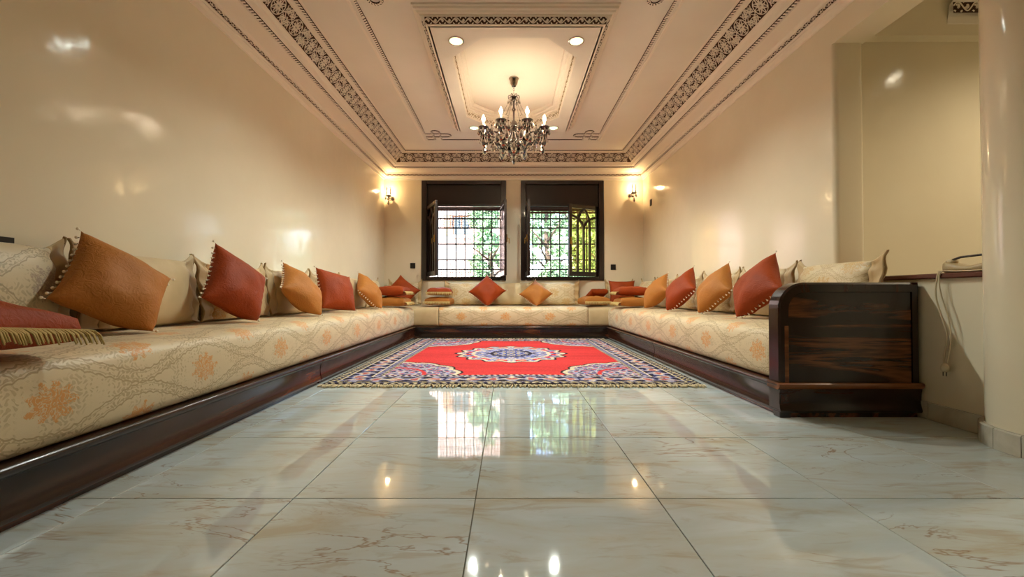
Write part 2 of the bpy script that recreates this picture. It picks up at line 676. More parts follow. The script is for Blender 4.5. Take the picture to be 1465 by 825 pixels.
ZS = 2.42         # underside of the beam over the side opening
YE = 2.95         # end of the long right wall
mb = MB()
pr = rounded_rect(XR, XR + .21, YE, YB + .1, .035)
mb.loft([[(x, y, -.15) for x, y in pr], [(x, y, 3.2) for x, y in pr]])
mb.box(XR + .001, XR + .209, YF, YE + .06, ZS, 3.2)                        # beam over the opening
mb.box(XR + .012, XR + .21, 1.9, YE + .03, -.15, 0.755)            # low wall under the ledge
wall_right = struct(mb.build('wall_right', 'tadelakt'))
smooth_by_angle(wall_right, 50)
ledge = struct(MB().bbox(XR - .015, XR + .235, 1.88, YE + .012, 0.755, 0.782, .006).build('trim_ledge', 'ledge_wood'))
PXC, PYC, PR = 2.388, 1.80, 0.265
pil = struct(MB().lathe([(PR, -.1), (PR, 3.1)], (PXC, PYC, 0), 40).build('wall_pillar', 'tadelakt'))
smooth_by_angle(pil, 50)
# skirting of cut tiles round the pillar and along the low wall
bb = struct(MB().lathe([(PR + .014, 0.0), (PR + .014, .088), (PR, .09)], (PXC, PYC, 0), 40).build('baseboard_pillar', 'skirting_tile'))
smooth_by_angle(bb, 50)
nseg = 9
for k in range(nseg):
    a0, a1 = PI * (0.55 + 1.1 * k / nseg) + .006, PI * (0.55 + 1.1 * (k + 1) / nseg) - .006
    rings = []
    for q in range(5):
        a = a0 + (a1 - a0) * q / 4
        c, s_ = math.cos(a), math.sin(a)
        rings.append([(PXC + c * r, PYC + s_ * r, z) for r, z in ((PR + .002, .001), (PR + .022, .001), (PR + .022, .086), (PR + .016, .092), (PR + .002, .092))])
    MB().loft(rings).build('skirting_tile', 'skirting_tile', bb, local=True)
bb2 = struct(MB().box(XR + .006, XR + .012, 1.95, YE - .03, 0.0, .09).build('baseboard_right', 'skirting_tile'))
for k in range(3):
    y0 = 1.98 + .33 * k
    MB().bbox(XR - .008, XR + .008, y0 + .002, min(y0 + .328, YE - .04), 0.001, .092, .002).build('skirting_tile', 'skirting_tile', bb2, local=True)
# side room: its wall facing the camera, with a beam and cornice fragment above
mb = MB()
mb.box(XR + .2, XA + .25, 3.10, 3.30, -.2, 3.2)
mb.box(XR + .2, XA + .1, 3.02, 3.12, 2.515, 3.0)
struct(mb.build('wall_side_room', 'tadelakt'))
struct(MB().box(XA, XA + .25, YF - .1, 3.2, -.2, 3.3).build('wall_side_far', 'tadelakt'))

# ------------------------------------------------------------------ ceiling
TX0, TX1, TY0, TY1, TZ = -0.655, 0.765, 3.44, 5.67, 2.842          # dropped tray (bottom edge)
TO = 0.115                                                          # spread of its stepped mouldings
mb = MB()
mb.box(XL - .2, XA + .2, YF - .2, YB + .2, 3.06, 3.2)
for x0, x1, y0, y1 in ((XL - .1, TX0 - TO + .02, YF - .1, YB + .1), (TX1 + TO - .02, XA + .1, YF - .1, YB + .1),
                       (TX0 - TO + .02, TX1 + TO - .02, YF - .1, TY0 - TO + .02), (TX0 - TO + .02, TX1 + TO - .02, TY1 + TO - .02, YB + .1)):
    mb.box(x0, x1, y0, y1, ZC, ZC + .05)
ceiling = struct(mb.build('ceiling', 'plaster'))


def rect_sweep(prof, x0, x1, y0, y1):
    """closed rectangle swept by profile of (outward offset, z)"""
    rings = [[(x0 - o, y0 - o, z), (x1 + o, y0 - o, z), (x1 + o, y1 + o, z), (x0 - o, y1 + o, z)] for o, z in prof]
    m = MB()
    m.loft(rings, True, False, False)
    return m


rect_sweep([(-.012, TZ), (0, TZ), (.004, TZ + .004), (.018, TZ + .004), (.018, TZ + .007), (.056, TZ + .05), (.060, TZ + .052), (.060, TZ + .062), (.078, TZ + .066),
            (.086, TZ + .078), (.100, TZ + .084), (.104, TZ + .1), (.115, TZ + .106), (.115, ZC + .002)], TX0, TX1, TY0, TY1).build('tray_moulding', 'plaster_light', ceiling)
# tray underside with octagon opening
OX0, OX1, OY0, OY1, CX, CY = -0.515, 0.615, 3.59, 5.51, 0.29, 0.30
octo = [(OX0 + CX, OY0), (OX1 - CX, OY0), (OX1, OY0 + CY), (OX1, OY1 - CY), (OX1 - CX, OY1), (OX0 + CX, OY1), (OX0, OY1 - CY), (OX0, OY0 + CY)]
rc = [(TX0, TY0), (TX1, TY0), (TX1, TY1), (TX0, TY1)]
mb = MB()
vs_ = [(x, y, TZ) for x, y in rc] + [(x, y, TZ) for x, y in octo]
mb.add(vs_, [(0, 4, 5, 1), (1, 5, 6), (1, 6, 7, 2), (2, 7, 8), (2, 8, 9, 3), (3, 9, 10), (3, 10, 11, 0), (0, 11, 4)])
mb.build('tray_panel', 'plaster', ceiling)


def octo_in(d):
    cx, cy = (OX0 + OX1) / 2, (OY0 + OY1) / 2
    out = []
    for k in range(8):
        (x0, y0), (x1, y1), (x2, y2) = octo[k - 1], octo[k], octo[(k + 1) % 8]
        n1 = Vector((y1 - y0, x0 - x1)).normalized()
        n2 = Vector((y2 - y1, x1 - x2)).normalized()
        b = (n1 + n2).normalized()
        q = Vector((x1, y1)) - b * (d / max(b.dot(n1), .3))
        out.append((q.x, q.y))
    return out


prof = [(0, TZ), (0, TZ + .012), (.008, TZ + .014), (.016, TZ + .085), (.030, TZ + .088), (.034, TZ + .1), (.055, TZ + .106), (.06, TZ + .12), (.085, TZ + .126), (.09, TZ + .16)]
mb = MB()
mb.loft([[(x, y, z) for x, y in octo_in(d)] for d, z in prof], True, False, True)
mb.build('octagon_recess', 'plaster_light', ceiling)


def vine(m, L, hgt, frame, w, rise, period, phase=0.0):
    """scrolling vine of raised ribbons along a band of given length and height, v in [-hgt/2, hgt/2]"""
    nmod = max(1, round(L / period))
    p = L / nmod
    a = hgt * 0.36
    wave = [(i * p / 16, a * math.sin(2 * PI * (i / 16) + phase)) for i in range(nmod * 16 + 1)]
    m.ribbon(wave, w, rise, frame)
    for k in range(nmod):
        for h_ in (0, 1):
            s_ = 1 if h_ == 0 else -1
            cx, cy = (k + .25 + .5 * h_) * p, -s_ * a * 0.12
            sp = []
            for i in range(13):
                t = i / 12
                r = hgt * (0.34 - 0.27 * t)
                an = s_ * (PI * .9 - 1.75 * PI * t)
                sp.append((cx + r * math.cos(an) * min(1.0, p / hgt * .36), cy + r * math.sin(an) * .8))
            m.ribbon(sp, w * .9, rise, frame)
            m.ribbon([(cx - .05 * p, cy - s_ * hgt * .04), (cx + .05 * p, cy + s_ * hgt * .06)], w * 2.4, rise, frame)
            for q_ in (-1, 1):
                m.ribbon([(cx + q_ * .15 * p, cy - s_ * hgt * .30), (cx + q_ * .21 * p, cy - s_ * hgt * .42)], w * 1.8, rise, frame)


def plane_frame(o, u, v, nrm):
    o, u, v, nrm = Vector(o), Vector(u).normalized(), Vector(v).normalized(), Vector(nrm).normalized()
    return lambda a, b, q: o + u * a + v * b + nrm * q


# tray frieze, four sides: dark ground strip + carved vine
sl = Vector((.038, .043))
sln = sl.length
for (ox, oy, ux, uy, L) in ((TX0, TY0, 1, 0, TX1 - TX0), (TX1, TY0, 0, 1, TY1 - TY0), (TX1, TY1, -1, 0, TX1 - TX0), (TX0, TY1, 0, -1, TY1 - TY0)):
    outx, outy = uy, -ux                      # outward direction
    c0 = Vector((ox + outx * .037 - ux * .02, oy + outy * .037 - uy * .02, TZ + .0285))
    vdir = Vector((outx * .038, outy * .038, .043)).normalized()
    nrm = Vector((outx * .043, outy * .043, -.038)).normalized()
    fr = plane_frame(c0 + nrm * .0015, (ux, uy, 0), vdir, nrm)
    LL = L + .04
    g = MB()
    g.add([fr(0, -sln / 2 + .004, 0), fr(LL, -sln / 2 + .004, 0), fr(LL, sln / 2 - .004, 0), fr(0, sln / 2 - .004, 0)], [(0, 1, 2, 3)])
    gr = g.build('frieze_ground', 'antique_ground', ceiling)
    v_ = MB()
    vine(v_, LL, sln * .86, fr, .0085, .0035, .115)
    tag(v_.build('carved_vine', 'plaster_light', ceiling), kind='stuff')
# small vine inside the octagon walls
v_ = MB()
po = octo_in(.010)
for k in range(8):
    a, b = Vector((*po[k], 0)), Vector((*po[(k + 1) % 8], 0))
    u = (b - a)
    L = u.length
    u.normalize()
    nrm = Vector((-u.y, u.x, -.1)).normalized()
    fr = plane_frame(a + Vector((0, 0, TZ + .05)) + nrm * .002, u, (0, 0, 1), nrm)
    vine(v_, L, .06, fr, .005, .003, .11)
tag(v_.build('octagon_vine', 'braid', ceiling), kind='stuff')


# twisted-rope mouldings: a brown strip with slanted cream dashes
def rope(name, path, w, frame, parent, step=.030):
    g = MB()
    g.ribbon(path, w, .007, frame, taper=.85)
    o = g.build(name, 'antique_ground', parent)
    d = MB()
    for (a, b) in zip(path[:-1], path[1:]):
        L = math.hypot(b[0] - a[0], b[1] - a[1])
        k = max(1, int(L / step))
        tx, ty = (b[0] - a[0]) / L, (b[1] - a[1]) / L
        for i in range(k):
            s0 = (i + .25) * L / k
            h_ = w * .42
            q = .32 * L / k
            pts = []
            for (du, dv) in ((-q - h_ * .5, -h_), (q - h_ * .5, -h_), (q + h_ * .5, h_), (-q + h_ * .5, h_)):
                uu = s0 + du
                pts.append(frame(a[0] + tx * uu - ty * dv, a[1] + ty * uu + tx * dv, .0095))
            d.add(pts, [(0, 1, 2, 3)])
    tag(d.build(name + '_twist', 'plaster_light', o if parent.parent is None else parent, local=False), kind='stuff')
    return o


# rope frame with interlaced corner knots on the ceiling field
FX, FY, FHX, FHY = 0.05, 4.645, 1.25, 1.655
fr_c = lambda u, v, q: (FX + u, FY + v, ZC - q)


def arc(cx, cy, r, a0, a1, n_=7):
    return [(cx + r * math.cos(math.radians(a0 + (a1 - a0) * i / n_)), cy + r * math.sin(math.radians(a0 + (a1 - a0) * i / n_))) for i in range(n_ + 1)]


knot = [(0, -.5), (0, -.23), (.30, -.23)] + arc(.30, -.17, .06, -90, 90)[1:] + [(0, -.11), (0, 0), (.11, 0), (.11, -.30)] + arc(.16, -.30, .05, 180, 360)[1:] + [(.21, 0), (.55, 0)]
for sx in (-1, 1):
    for sy in (-1, 1):
        pth = [(sx * (FHX - a), sy * (FHY + b)) for a, b in knot]
        rope('corner_knot', pth, .030, fr_c, ceiling, .024)
    rope('rope_frame', [(sx * FHX, -FHY + .5), (sx * FHX, FHY - .5)], .034, fr_c, ceiling)
    rope('rope_frame', [(-FHX + .55, sx * FHY), (FHX - .55, sx * FHY)], .030, fr_c, ceiling)
    mb = MB()
    mb.ribbon([(sx * (FHX + .055), -FHY - .05), (sx * (FHX + .055), FHY + .05)], .03, .008, fr_c)
    mb.build('frame_fillet', 'plaster_light', ceiling)

# ------------------------------------------------------------------ cornice round the room (trim_1..4)
PROF = [(0, 2.595), (.012, 2.60), (.016, 2.628), (.034, 2.640), (.034, 2.650), (.046, 2.656), (.052, 2.694), (.064, 2.700), (.070, 2.716), (.085, 2.722),
        (.195, 2.738), (.203, 2.748), (.225, 2.758), (.235, 2.772), (.262, 2.780), (.268, 2.797), (.285, 2.810), (.400, 2.936), (.415, 2.940), (.425, 2.950), (.470, 2.956), (.485, ZC + .002)]
cell_a = .28


def carved_panel_mesh():
    m = MB()
    wv = .158
    L = 4 * cell_a
    clip = lambda pts: [p for p in pts if abs(p[1]) < wv / 2]

    def rib(pts, w=.0052, h_=.005, closed=False):
        run = []
        for p in pts + ([pts[0]] if closed else []):
            if abs(p[1]) <= wv / 2 and -.001 <= p[0] <= L + .001:
                run.append(p)
            else:
                if len(run) > 1:
                    m.ribbon(run, w, h_)
                run = []
        if len(run) > 1:
            m.ribbon(run, w, h_)
    def rose(cx, cy, R_, k, ph=0, n_=72, w=.005):
        pts = []
        for i in range(n_ + 1):
            t = 2 * PI * i / n_
            r = R_ * abs(math.cos(k * t / 2 + ph)) + .006
            pts.append((cx + r * math.cos(t), cy + r * math.sin(t)))
        rib(pts, w)
    for c in range(5):
        cx = (c + .0) * cell_a
        for cy in (-wv * .52, wv * .52):
            rose(cx, cy, .062, 10, 0, 60)
            rib([(cx + .070 * math.cos(t * PI / 14), cy + .066 * math.sin(t * PI / 14)) for t in range(29)])
    for c in range(4):
        cx = (c + .5) * cell_a
        rose(cx, 0, .058, 8)
        rose(cx, 0, .036, 8, PI / 2, 56)
        rib([(cx + .068 * math.cos(t * PI / 14), .068 * math.sin(t * PI / 14)) for t in range(29)])
        for sx in (-1, 1):
            for sy in (-1, 1):
                sp = []
                for i in range(16):
                    t = i / 15
                    r = .030 * (1 - .8 * t)
                    an = PI * 2.6 * t
                    sp.append((cx + sx * (.100 + r * math.cos(an)), sy * (.030 + r * math.sin(an))))
                rib(sp, .0046)
                rib([(cx + sx * (.07 + .07 * t / 8), sy * (.004 + .074 * (t / 8) ** 1.5)) for t in range(9)], .0046)
            rib([(cx + sx * (.074 + .066 * t / 6), .012 * math.sin(t / 6 * 2 * PI)) for t in range(7)], .0046)
    for s_ in (-1, 1):
        m.ribbon([(0, s_ * wv * .5), (L, s_ * wv * .5)], .008, .006)
    m.ribbon([(0.003, -wv / 2), (0.003, wv / 2)], .006, .006)
    return m


panel_src = None


def cornice(name, start, u, length, inward):
    """start: wall corner (x,y); u: direction along the wall; inward: direction into the room"""
    global panel_src
    u, w = Vector((*u, 0)), Vector((*inward, 0))
    S = Vector((*start, 0))
    P = lambda a, o, z: S + u * a + w * o + Vector((0, 0, z))
    m = MB()
    flip = u.cross(w).z < 0
    rings = [[P(o, o, z) for o, z in PROF], [P(length - o, o, z) for o, z in PROF]]
    m.loft(rings if flip else rings[::-1], False)
    root = struct(m.build(name, 'plaster_light'))
    smooth_by_angle(root, 25)
    up = Vector((0, 0, 1))
    # lower frieze
    nrm = (w * .038 - up * .006).normalized()
    c0 = P(.05, .049, 2.675) + nrm * .002
    fr = plane_frame(c0, u, up, nrm)
    L = length - .1
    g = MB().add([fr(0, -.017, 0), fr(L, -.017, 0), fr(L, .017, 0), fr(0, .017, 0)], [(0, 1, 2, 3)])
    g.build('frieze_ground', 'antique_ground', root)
    v_ = MB()
    vine(v_, L, .032, fr, .0052, .003, .075)
    tag(v_.build('frieze_vine', 'plaster_light', root), kind='stuff')
    # ropes
    nr = (w * .3 - up).normalized()
    fr = plane_frame(P(.215, .215, 2.752), u, w + up * .4, nr)
    rope('lower_rope', [(0, 0), (length - .43, 0)], .026, fr, root, .032)
    fr = plane_frame(P(.44, .448, 2.952), u, w + up * .1, (w * .1 - up))
    rope('upper_rope', [(0, 0), (length - .88, 0)], .030, fr, root, .034)
    # carved band
    vd = (w * .115 + up * .126).normalized()
    nb = (w * .126 - up * .115).normalized()
    org = P(.30, .3425, 2.873) + nb * .001
    L = length - .60
    fr = plane_frame(org, u, vd, nb)
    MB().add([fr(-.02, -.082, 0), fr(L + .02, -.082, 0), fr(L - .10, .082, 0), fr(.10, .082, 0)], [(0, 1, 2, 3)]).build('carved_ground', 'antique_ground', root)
    npan = max(1, round((L - .10) / (4 * cell_a)))
    su = (L - .10) / (npan * 4 * cell_a)
    xa, ya, za = u, vd, nb
    hand = xa.cross(ya).dot(za)
    for k in range(npan):
        o_ = org + u * (.05 + k * 4 * cell_a * su) + nb * .001
        if panel_src is None:
            pmb = carved_panel_mesh()
            panel_src = pmb.build('carved_panel', 'plaster_light', root, local=True)
            pn = panel_src
        else:
            pn = panel_src.copy()
            COL.objects.link(pn)
            pn.parent = root
        mat = Matrix.Identity(4)
        for c_, ax in enumerate((xa * su, ya * (1 if hand > 0 else 1), za)):
            for r_ in range(3):
                mat[r_][c_] = ax[r_]
        if hand < 0:
            for r_ in range(3):
                mat[r_][1] = -mat[r_][1]
        for r_ in range(3):
            mat[r_][3] = o_[r_]
        pn.matrix_local = mat
    return root


cornice('trim_1', (XL, -1.0), (0, 1), YB + 1.0, (1, 0))
cornice('trim_2', (XR, -1.0), (0, 1), YB + 1.0, (-1, 0))
cornice('trim_3', (XL, YB), (1, 0), XR - XL, (0, -1))
# cornice fragment on the side-room beam
m = MB()
m.loft([[(3.12, 3.02 - o * .25, z - .0) for o, z in PROF], [(4.9, 3.02 - o * .25, z) for o, z in PROF]][::-1], False)
tr4 = struct(m.build('trim_4', 'plaster_light'))
smooth_by_angle(tr4, 25)
fr = plane_frame((3.13, 2.985, 2.70), (1, 0, 0), (0, 0, 1), (0, -1, 0))
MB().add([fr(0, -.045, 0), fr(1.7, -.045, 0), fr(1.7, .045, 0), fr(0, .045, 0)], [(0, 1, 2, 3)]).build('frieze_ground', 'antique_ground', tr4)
v_ = MB()
vine(v_, 1.7, .085, fr, .009, .004, .13)
tag(v_.build('frieze_vine', 'plaster_light', tr4), kind='stuff')

# ------------------------------------------------------------------ windows
def curve_bar(m, pts, w, d, y0):
    """flat bar of width w (in the leaf plane) and depth d along 2D pts (x,z); local leaf frame: x width, z height, y thickness"""
    m.ribbon(pts, w, d, lambda a, b, q: (a, y0 - q, b), taper=1.0)
    m.ribbon(pts, w, -d, lambda a, b, q: (a, y0 - q, b), taper=1.0)


def qbez(a, b, c, n_=10):
    return [((1 - t) ** 2 * a[0] + 2 * t * (1 - t) * b[0] + t * t * c[0], (1 - t) ** 2 * a[1] + 2 * t * (1 - t) * b[1] + t * t * c[1]) for t in [i / n_ for i in range(n_ + 1)]]


def casement(win, hinge, ang, w, h, glass, mirror):
    """leaf hinged at local x=0; swings into the room by ang"""
    root = empty('casement', (0, 0, 0))
    root.parent = win
    root.location = Vector(hinge) - win.location
    root.rotation_euler = (0, 0, ang)
    s = -1 if mirror else 1
    X = lambda a: s * a
    def bx(m, x0, x1, z0, z1, t=.02):
        xa, xb = sorted((X(x0), X(x1)))
        m.bbox(xa, xb, -t, t, z0, z1, .003)
    for a, b, c, d in ((0, .052, 0, h), (w - .052, w, 0, h), (.052, w - .052, 0, .075), (.052, w - .052, h - .06, h)):
        m = MB()
        bx(m, a, b, c, d)
        m.build('stile' if d - c > .5 else 'rail', 'window_wood', root, local=True)
    iw0, iw1 = .052, w - .052
    q = (iw1 - iw0) / 4
    zt, zs_ = h - .06, h * .70
    mid = (iw0 + iw1) / 2
    bars = [[(iw0 + q, .07), (iw0 + q, zs_)] + qbez((iw0 + q, zs_), (iw0 + q, zs_ + .19), (mid, zt))[1:],
            [(iw1 - q, .07), (iw1 - q, zs_)] + qbez((iw1 - q, zs_), (iw1 - q, zs_ + .19), (mid, zt))[1:],
            [(mid, .07), (mid, zs_ - .04)] + qbez((mid, zs_ - .04), (mid - .02, zs_ + .12), (iw0, zs_ + .17))[1:],
            qbez((mid, zs_ - .04), (mid + .02, zs_ + .12), (iw1, zs_ + .17))]
    for b_ in bars:
        m = MB()
        curve_bar(m, [(X(a), z) for a, z in b_], .036, .014, 0)
        m.build('glazing_bar', 'window_wood', root, local=True)
    xa, xb = sorted((X(iw0), X(iw1)))
    MB().box(xa, xb, -.002, .002, .07, zt).build('pane', glass, root, local=True)
    # espagnolette handle on the free stile
    m = MB()
    m.bbox(min(X(w - .034), X(w - .014)), max(X(w - .034), X(w - .014)), -.034, -.02, h * .44, h * .54, .003)
    m.tube([(X(w - .024), -.034, h * .49), (X(w - .024), -.06, h * .49), (X(w - .024), -.062, h * .42)], .007, 6)
    m.build('handle', 'brass', root, local=True)
    return root


def window(name, W, bars_x, leaves, shutter_z):
    x0, x1, z0, z1 = W
    win = struct(empty(name, ((x0 + x1) / 2, YB, z0)))
    fw = .088
    for a, b, c, d in ((x0, x0 + fw, z0, z1), (x1 - fw, x1, z0, z1), (x0 + fw, x1 - fw, z0, z0 + .062), (x0 + fw, x1 - fw, z1 - .06, z1)):
        MB().bbox(a, b, YB - .022, YB + .12, c, d, .006).build('window_frame', 'window_wood', win)
    # shutter box panel and rails across the head
    zb = 2.185
    MB().bbox(x0 + fw, x1 - fw, YB + .03, YB + .07, zb, z1 - .06, .003).build('shutter_box', 'shutter_brown', win)
    MB().bbox(x0 + fw, x1 - fw, YB + .0, YB + .08, zb - .028, zb + .012, .006).build('head_rail', 'window_wood', win)
    # lowered edge of the roller shutter, slat by slat
    zz = zb - .03
    while zz > shutter_z:
        MB().bbox(x0 + fw, x1 - fw, YB + .20, YB + .212, max(zz - .043, shutter_z), zz - .003, .003).build('shutter_slat', 'lintel_brown', win)
        zz -= .045
    MB().box(x0 + .02, x1 - .02, YB + .19, YB + .245, zb - .03, zb + .10).build('outer_lintel', 'lintel_brown', win)
    MB().bbox(x0 + fw, x1 - fw, YB + .10, YB + .30, z0 + .02, z0 + .055, .006).build('window_sill', 'outside_wall', win)
    # wrought-iron grille
    gr = MB().box(x0 + .05, x1 - .05, YB + .222, YB + .236, z0 + .058, z0 + .072).build('grille', 'iron', win)
    gx0, gx1 = x0 + .055, x1 - .055
    rows = [2.137, 1.986, 1.825, 1.545, 1.27, 1.105]
    for z in rows:
        MB().box(gx0, gx1, YB + .222, YB + .236, z - .012, z + .012).build('bar', 'iron', gr)
    for x in bars_x:
        MB().box(x - .0105, x + .0105, YB + .223, YB + .235, z0 + .06, 2.18).build('bar', 'iron', gr)
    m = MB()
    yg = YB + .229
    full = sorted(bars_x)
    sp = full[1] - full[0]
    for x in [full[0] - sp] + full:
        xc = x + sp / 2
        if xc < gx0 - .02 or xc > gx1 + .02:
            continue
        for (za, zb_) in ((2.137, 1.986), (1.986, 1.825), (1.27, 1.105), (1.105, .97)):
            zc, hh = (za + zb_) / 2, (za - zb_) / 2
            for sx in (-1, 1):
                for sz in (-1, 1):
                    pts = []
                    for i in range(11):
                        t = i / 10
                        r = .030 * (1 - .75 * t)
                        an = PI * 1.9 * t + PI * .5
                        pts.append((xc + sx * (.036 + r * math.cos(an) * .9), yg, zc + sz * (.034 + r * math.sin(an))))
                    m.tube(pts, .0052, 4)
            m.tube([(xc + .02 * math.cos(k * PI / 5), yg, zc + .02 * math.sin(k * PI / 5)) for k in range(10)], .0052, 4, True)
        for zc in (1.62, 1.44, 1.36):
            for sx in (-1, 1):
                pts = []
                for i in range(9):
                    t = i / 8
                    r = .032 * (1 - .7 * t)
                    an = PI * 1.6 * t + PI * .5
                    pts.append((xc + sx * (.034 + r * math.cos(an)), yg, zc + r * math.sin(an)))
                m.tube(pts, .0046, 4)
    tag(m.build('scrollwork', 'iron', gr), kind='stuff')
    for hx, ang, w, glass, mir in leaves:
        casement(win, (hx, YB + .045, z0 + .064), ang, w, zb - .03 - (z0 + .066), glass, mir)
    return win


S1 = .1560
bx1 = [-1.2306 + S1 * k for k in range(-1, 8)]
bx2 = [.4147 + S1 * k for k in range(-1, 8)]
window('window_1', W1, [x for x in bx1 if W1[0] + .07 < x < W1[1] - .07],
       [(W1[0] + .09, math.radians(-66), .60, 'pane_clear', False), (W1[1] - .09, math.radians(98), .60, 'pane_clear', True)], 2.125)
window('window_2', W2, [x for x in bx2 if W2[0] + .07 < x < W2[1] - .07],
       [(W2[0] + .09, math.radians(-88), .60, 'pane_clear', False), (W2[1] - .09, math.radians(27), .60, 'pane_yellow', True)], 2.07)

# ------------------------------------------------------------------ built-in sofa: bases, mattresses
DL, DR = 0.69, 0.782               # depth of the left and right runs
YS = 6.46                          # front of the back run
ZB_ = 0.19
BASE_PROF = [(0.0, .190), (0.009, .187), (0.013, .178), (0.011, .168), (0.004, .160), (-.003, .154), (-.008, .130), (-.010, .105), (-.009, .080), (-.005, .058), (0.000, .042), (0.001, .034), (-.004, .026)]


def base_run(name, axis, a0, a1, front, out, back, label, wood_):
    """front fascia of moulded wood over a recessed plinth; axis 0: runs in x, 1: runs in y; out: sign towards the room"""
    mid = (a0 + a1) / 2
    loc = (mid, front, 0) if axis == 0 else (front, mid, 0)
    root = empty(name, loc)
    tag(root, label, 'bench', 'wooden sofa benches along the walls')
    P = (lambda a, o, z: (a, front + out * o, z)) if axis == 0 else (lambda a, o, z: (front + out * o, a, z))

    def sweep(prof, close_back, e0, e1):
        ring = prof + [(close_back, prof[-1][1]), (close_back, prof[0][1])]
        m = MB()
        m.loft([[P(e0, o, z) for o, z in ring], [P(e1, o, z) for o, z in ring]])
        return m
    smooth_by_angle(sweep(BASE_PROF[:6], -.06, a0, a1).build('top_rail', wood_, root), 50)
    smooth_by_angle(sweep(BASE_PROF[5:], -.05, a0 + .0005, a1 - .0005).build('fascia', wood_, root), 50)
    w = abs(back - front)
    sweep([(-.025, .026), (-.025, .0)], -w + .02, a0 + .01, a1 - .01).build('plinth', wood_, root)
    sweep([(-.06, .186), (-.06, .15)], -w + .003, a0 + .002, a1 - .002).build('deck', 'rosewood_y', root)
    return root


base_run('sofa_bench', 1, 0.30, 3.222, XL + DL, 1, XL, 'long dark wooden sofa bench under the fringed rust cushion', 'rosewood_y')
base_run('sofa_bench', 1, 3.234, YS - .016, XL + DL, 1, XL, 'dark wooden sofa bench beside the rug, ending in the corner under the left sconce', 'rosewood_y')
base_run('sofa_bench', 0, XL + .003, XR - .003, YS, -1, YB, 'dark wooden sofa bench below the two windows', 'rosewood_x')
base_run('sofa_bench', 1, 4.386, YS - .016, XR - DR, -1, XR, 'dark wooden sofa bench ending in the corner under the right sconce', 'rosewood_y')
arm_base = base_run('sofa_bench', 1, 2.345, 4.374, XR - DR, -1, XR, 'dark wooden sofa bench with the streaked, round-cornered armrest', 'rosewood_y')
# end armrest: the base moulding returns across the end, a framed streaky panel stands on it
YA = 2.337
AX0, AX1 = XR - DR, XR - .004
def prof_x(m, prof, x0, x1, yfront, back):
    ring = prof + [(back, prof[-1][1]), (back, prof[0][1])]
    m.loft([[(x0, yfront - o, z) for o, z in ring], [(x1, yfront - o, z) for o, z in ring]])
    return m
smooth_by_angle(prof_x(MB(), BASE_PROF[:6], AX0 - .012, AX1, YA, -.10).build('end_rail', 'rail_wood', arm_base), 50)
smooth_by_angle(prof_x(MB(), BASE_PROF[5:], AX0 + .0, AX1, YA, -.10).build('end_fascia', 'rosewood_end', arm_base), 50)
MB().box(AX0 + .02, AX1 - .01, YA + .025, YA + .1, 0, .03).build('end_plinth', 'rosewood_end', arm_base)
MB().bbox(AX0 - .002, AX0 + .06, YA + .002, YA + .06, 0.0, .034, .003).build('foot', 'rosewood_x', arm_base)
ZT = .738


def arm_outline(x0, x1, z0, z1, r, n_=10):
    return [(x0, z0)] + [(x0 + r - r * math.cos(PI / 2 * i / n_), z1 - r + r * math.sin(PI / 2 * i / n_)) for i in range(n_ + 1)] + [(x1, z1), (x1, z0)]


ax0, ax1 = XR - DR + .004, XR - .006
outer = arm_outline(ax0, ax1, .186, ZT, .145)
inner = arm_outline(ax0 + .052, ax1 - .04, .186, ZT - .052, .10)
yf, yk = YA + .012, YA + .105
m = MB()
no = len(outer)
rr = .010
for k in range(no - 1):
    a, b, c, d = outer[k], outer[k + 1], inner[k + 1], inner[k]
    m.add([(a[0], yf + rr, a[1]), (b[0], yf + rr, b[1]), (b[0] + (c[0] - b[0]) * .2, yf, b[1] + (c[1] - b[1]) * .2), (a[0] + (d[0] - a[0]) * .2, yf, a[1] + (d[1] - a[1]) * .2)], [(0, 1, 2, 3)])
    m.add([(a[0] + (d[0] - a[0]) * .2, yf, a[1] + (d[1] - a[1]) * .2), (b[0] + (c[0] - b[0]) * .2, yf, b[1] + (c[1] - b[1]) * .2), (c[0], yf, c[1]), (d[0], yf, d[1])], [(0, 1, 2, 3)])
    m.add([(d[0], yf, d[1]), (c[0], yf, c[1]), (c[0], yf + .02, c[1]), (d[0], yf + .02, d[1])], [(0, 1, 2, 3)])
    m.add([(a[0], yf + rr, a[1]), (a[0], yk, a[1]), (b[0], yk, b[1]), (b[0], yf + rr, b[1])], [(0, 1, 2, 3)])
m.add([(x, yk, z) for x, z in outer], [tuple(range(no))])
smooth_by_angle(m.build('arm_frame', 'rosewood_z', arm_base), 35)
pin = arm_outline(ax0 + .055, ax1 - .043, .19, ZT - .055, .098)
m = MB()
m.loft([[(x, yf + .006, z) for x, z in pin], [(x, yf + .03, z) for x, z in pin]])
tag(m.build('arm_panel', 'rosewood_x', arm_base), 'glossy panel of dark and honey-coloured streaked wood')
pinb = arm_outline(ax0 + .052, ax1 - .04, .187, ZT - .052, .10)
MB().bbox(ax0 + .030, ax0 + .053, yf - .002, yf + .012, .19, .50, .002).build('inlay_strip', 'rail_wood', arm_base)


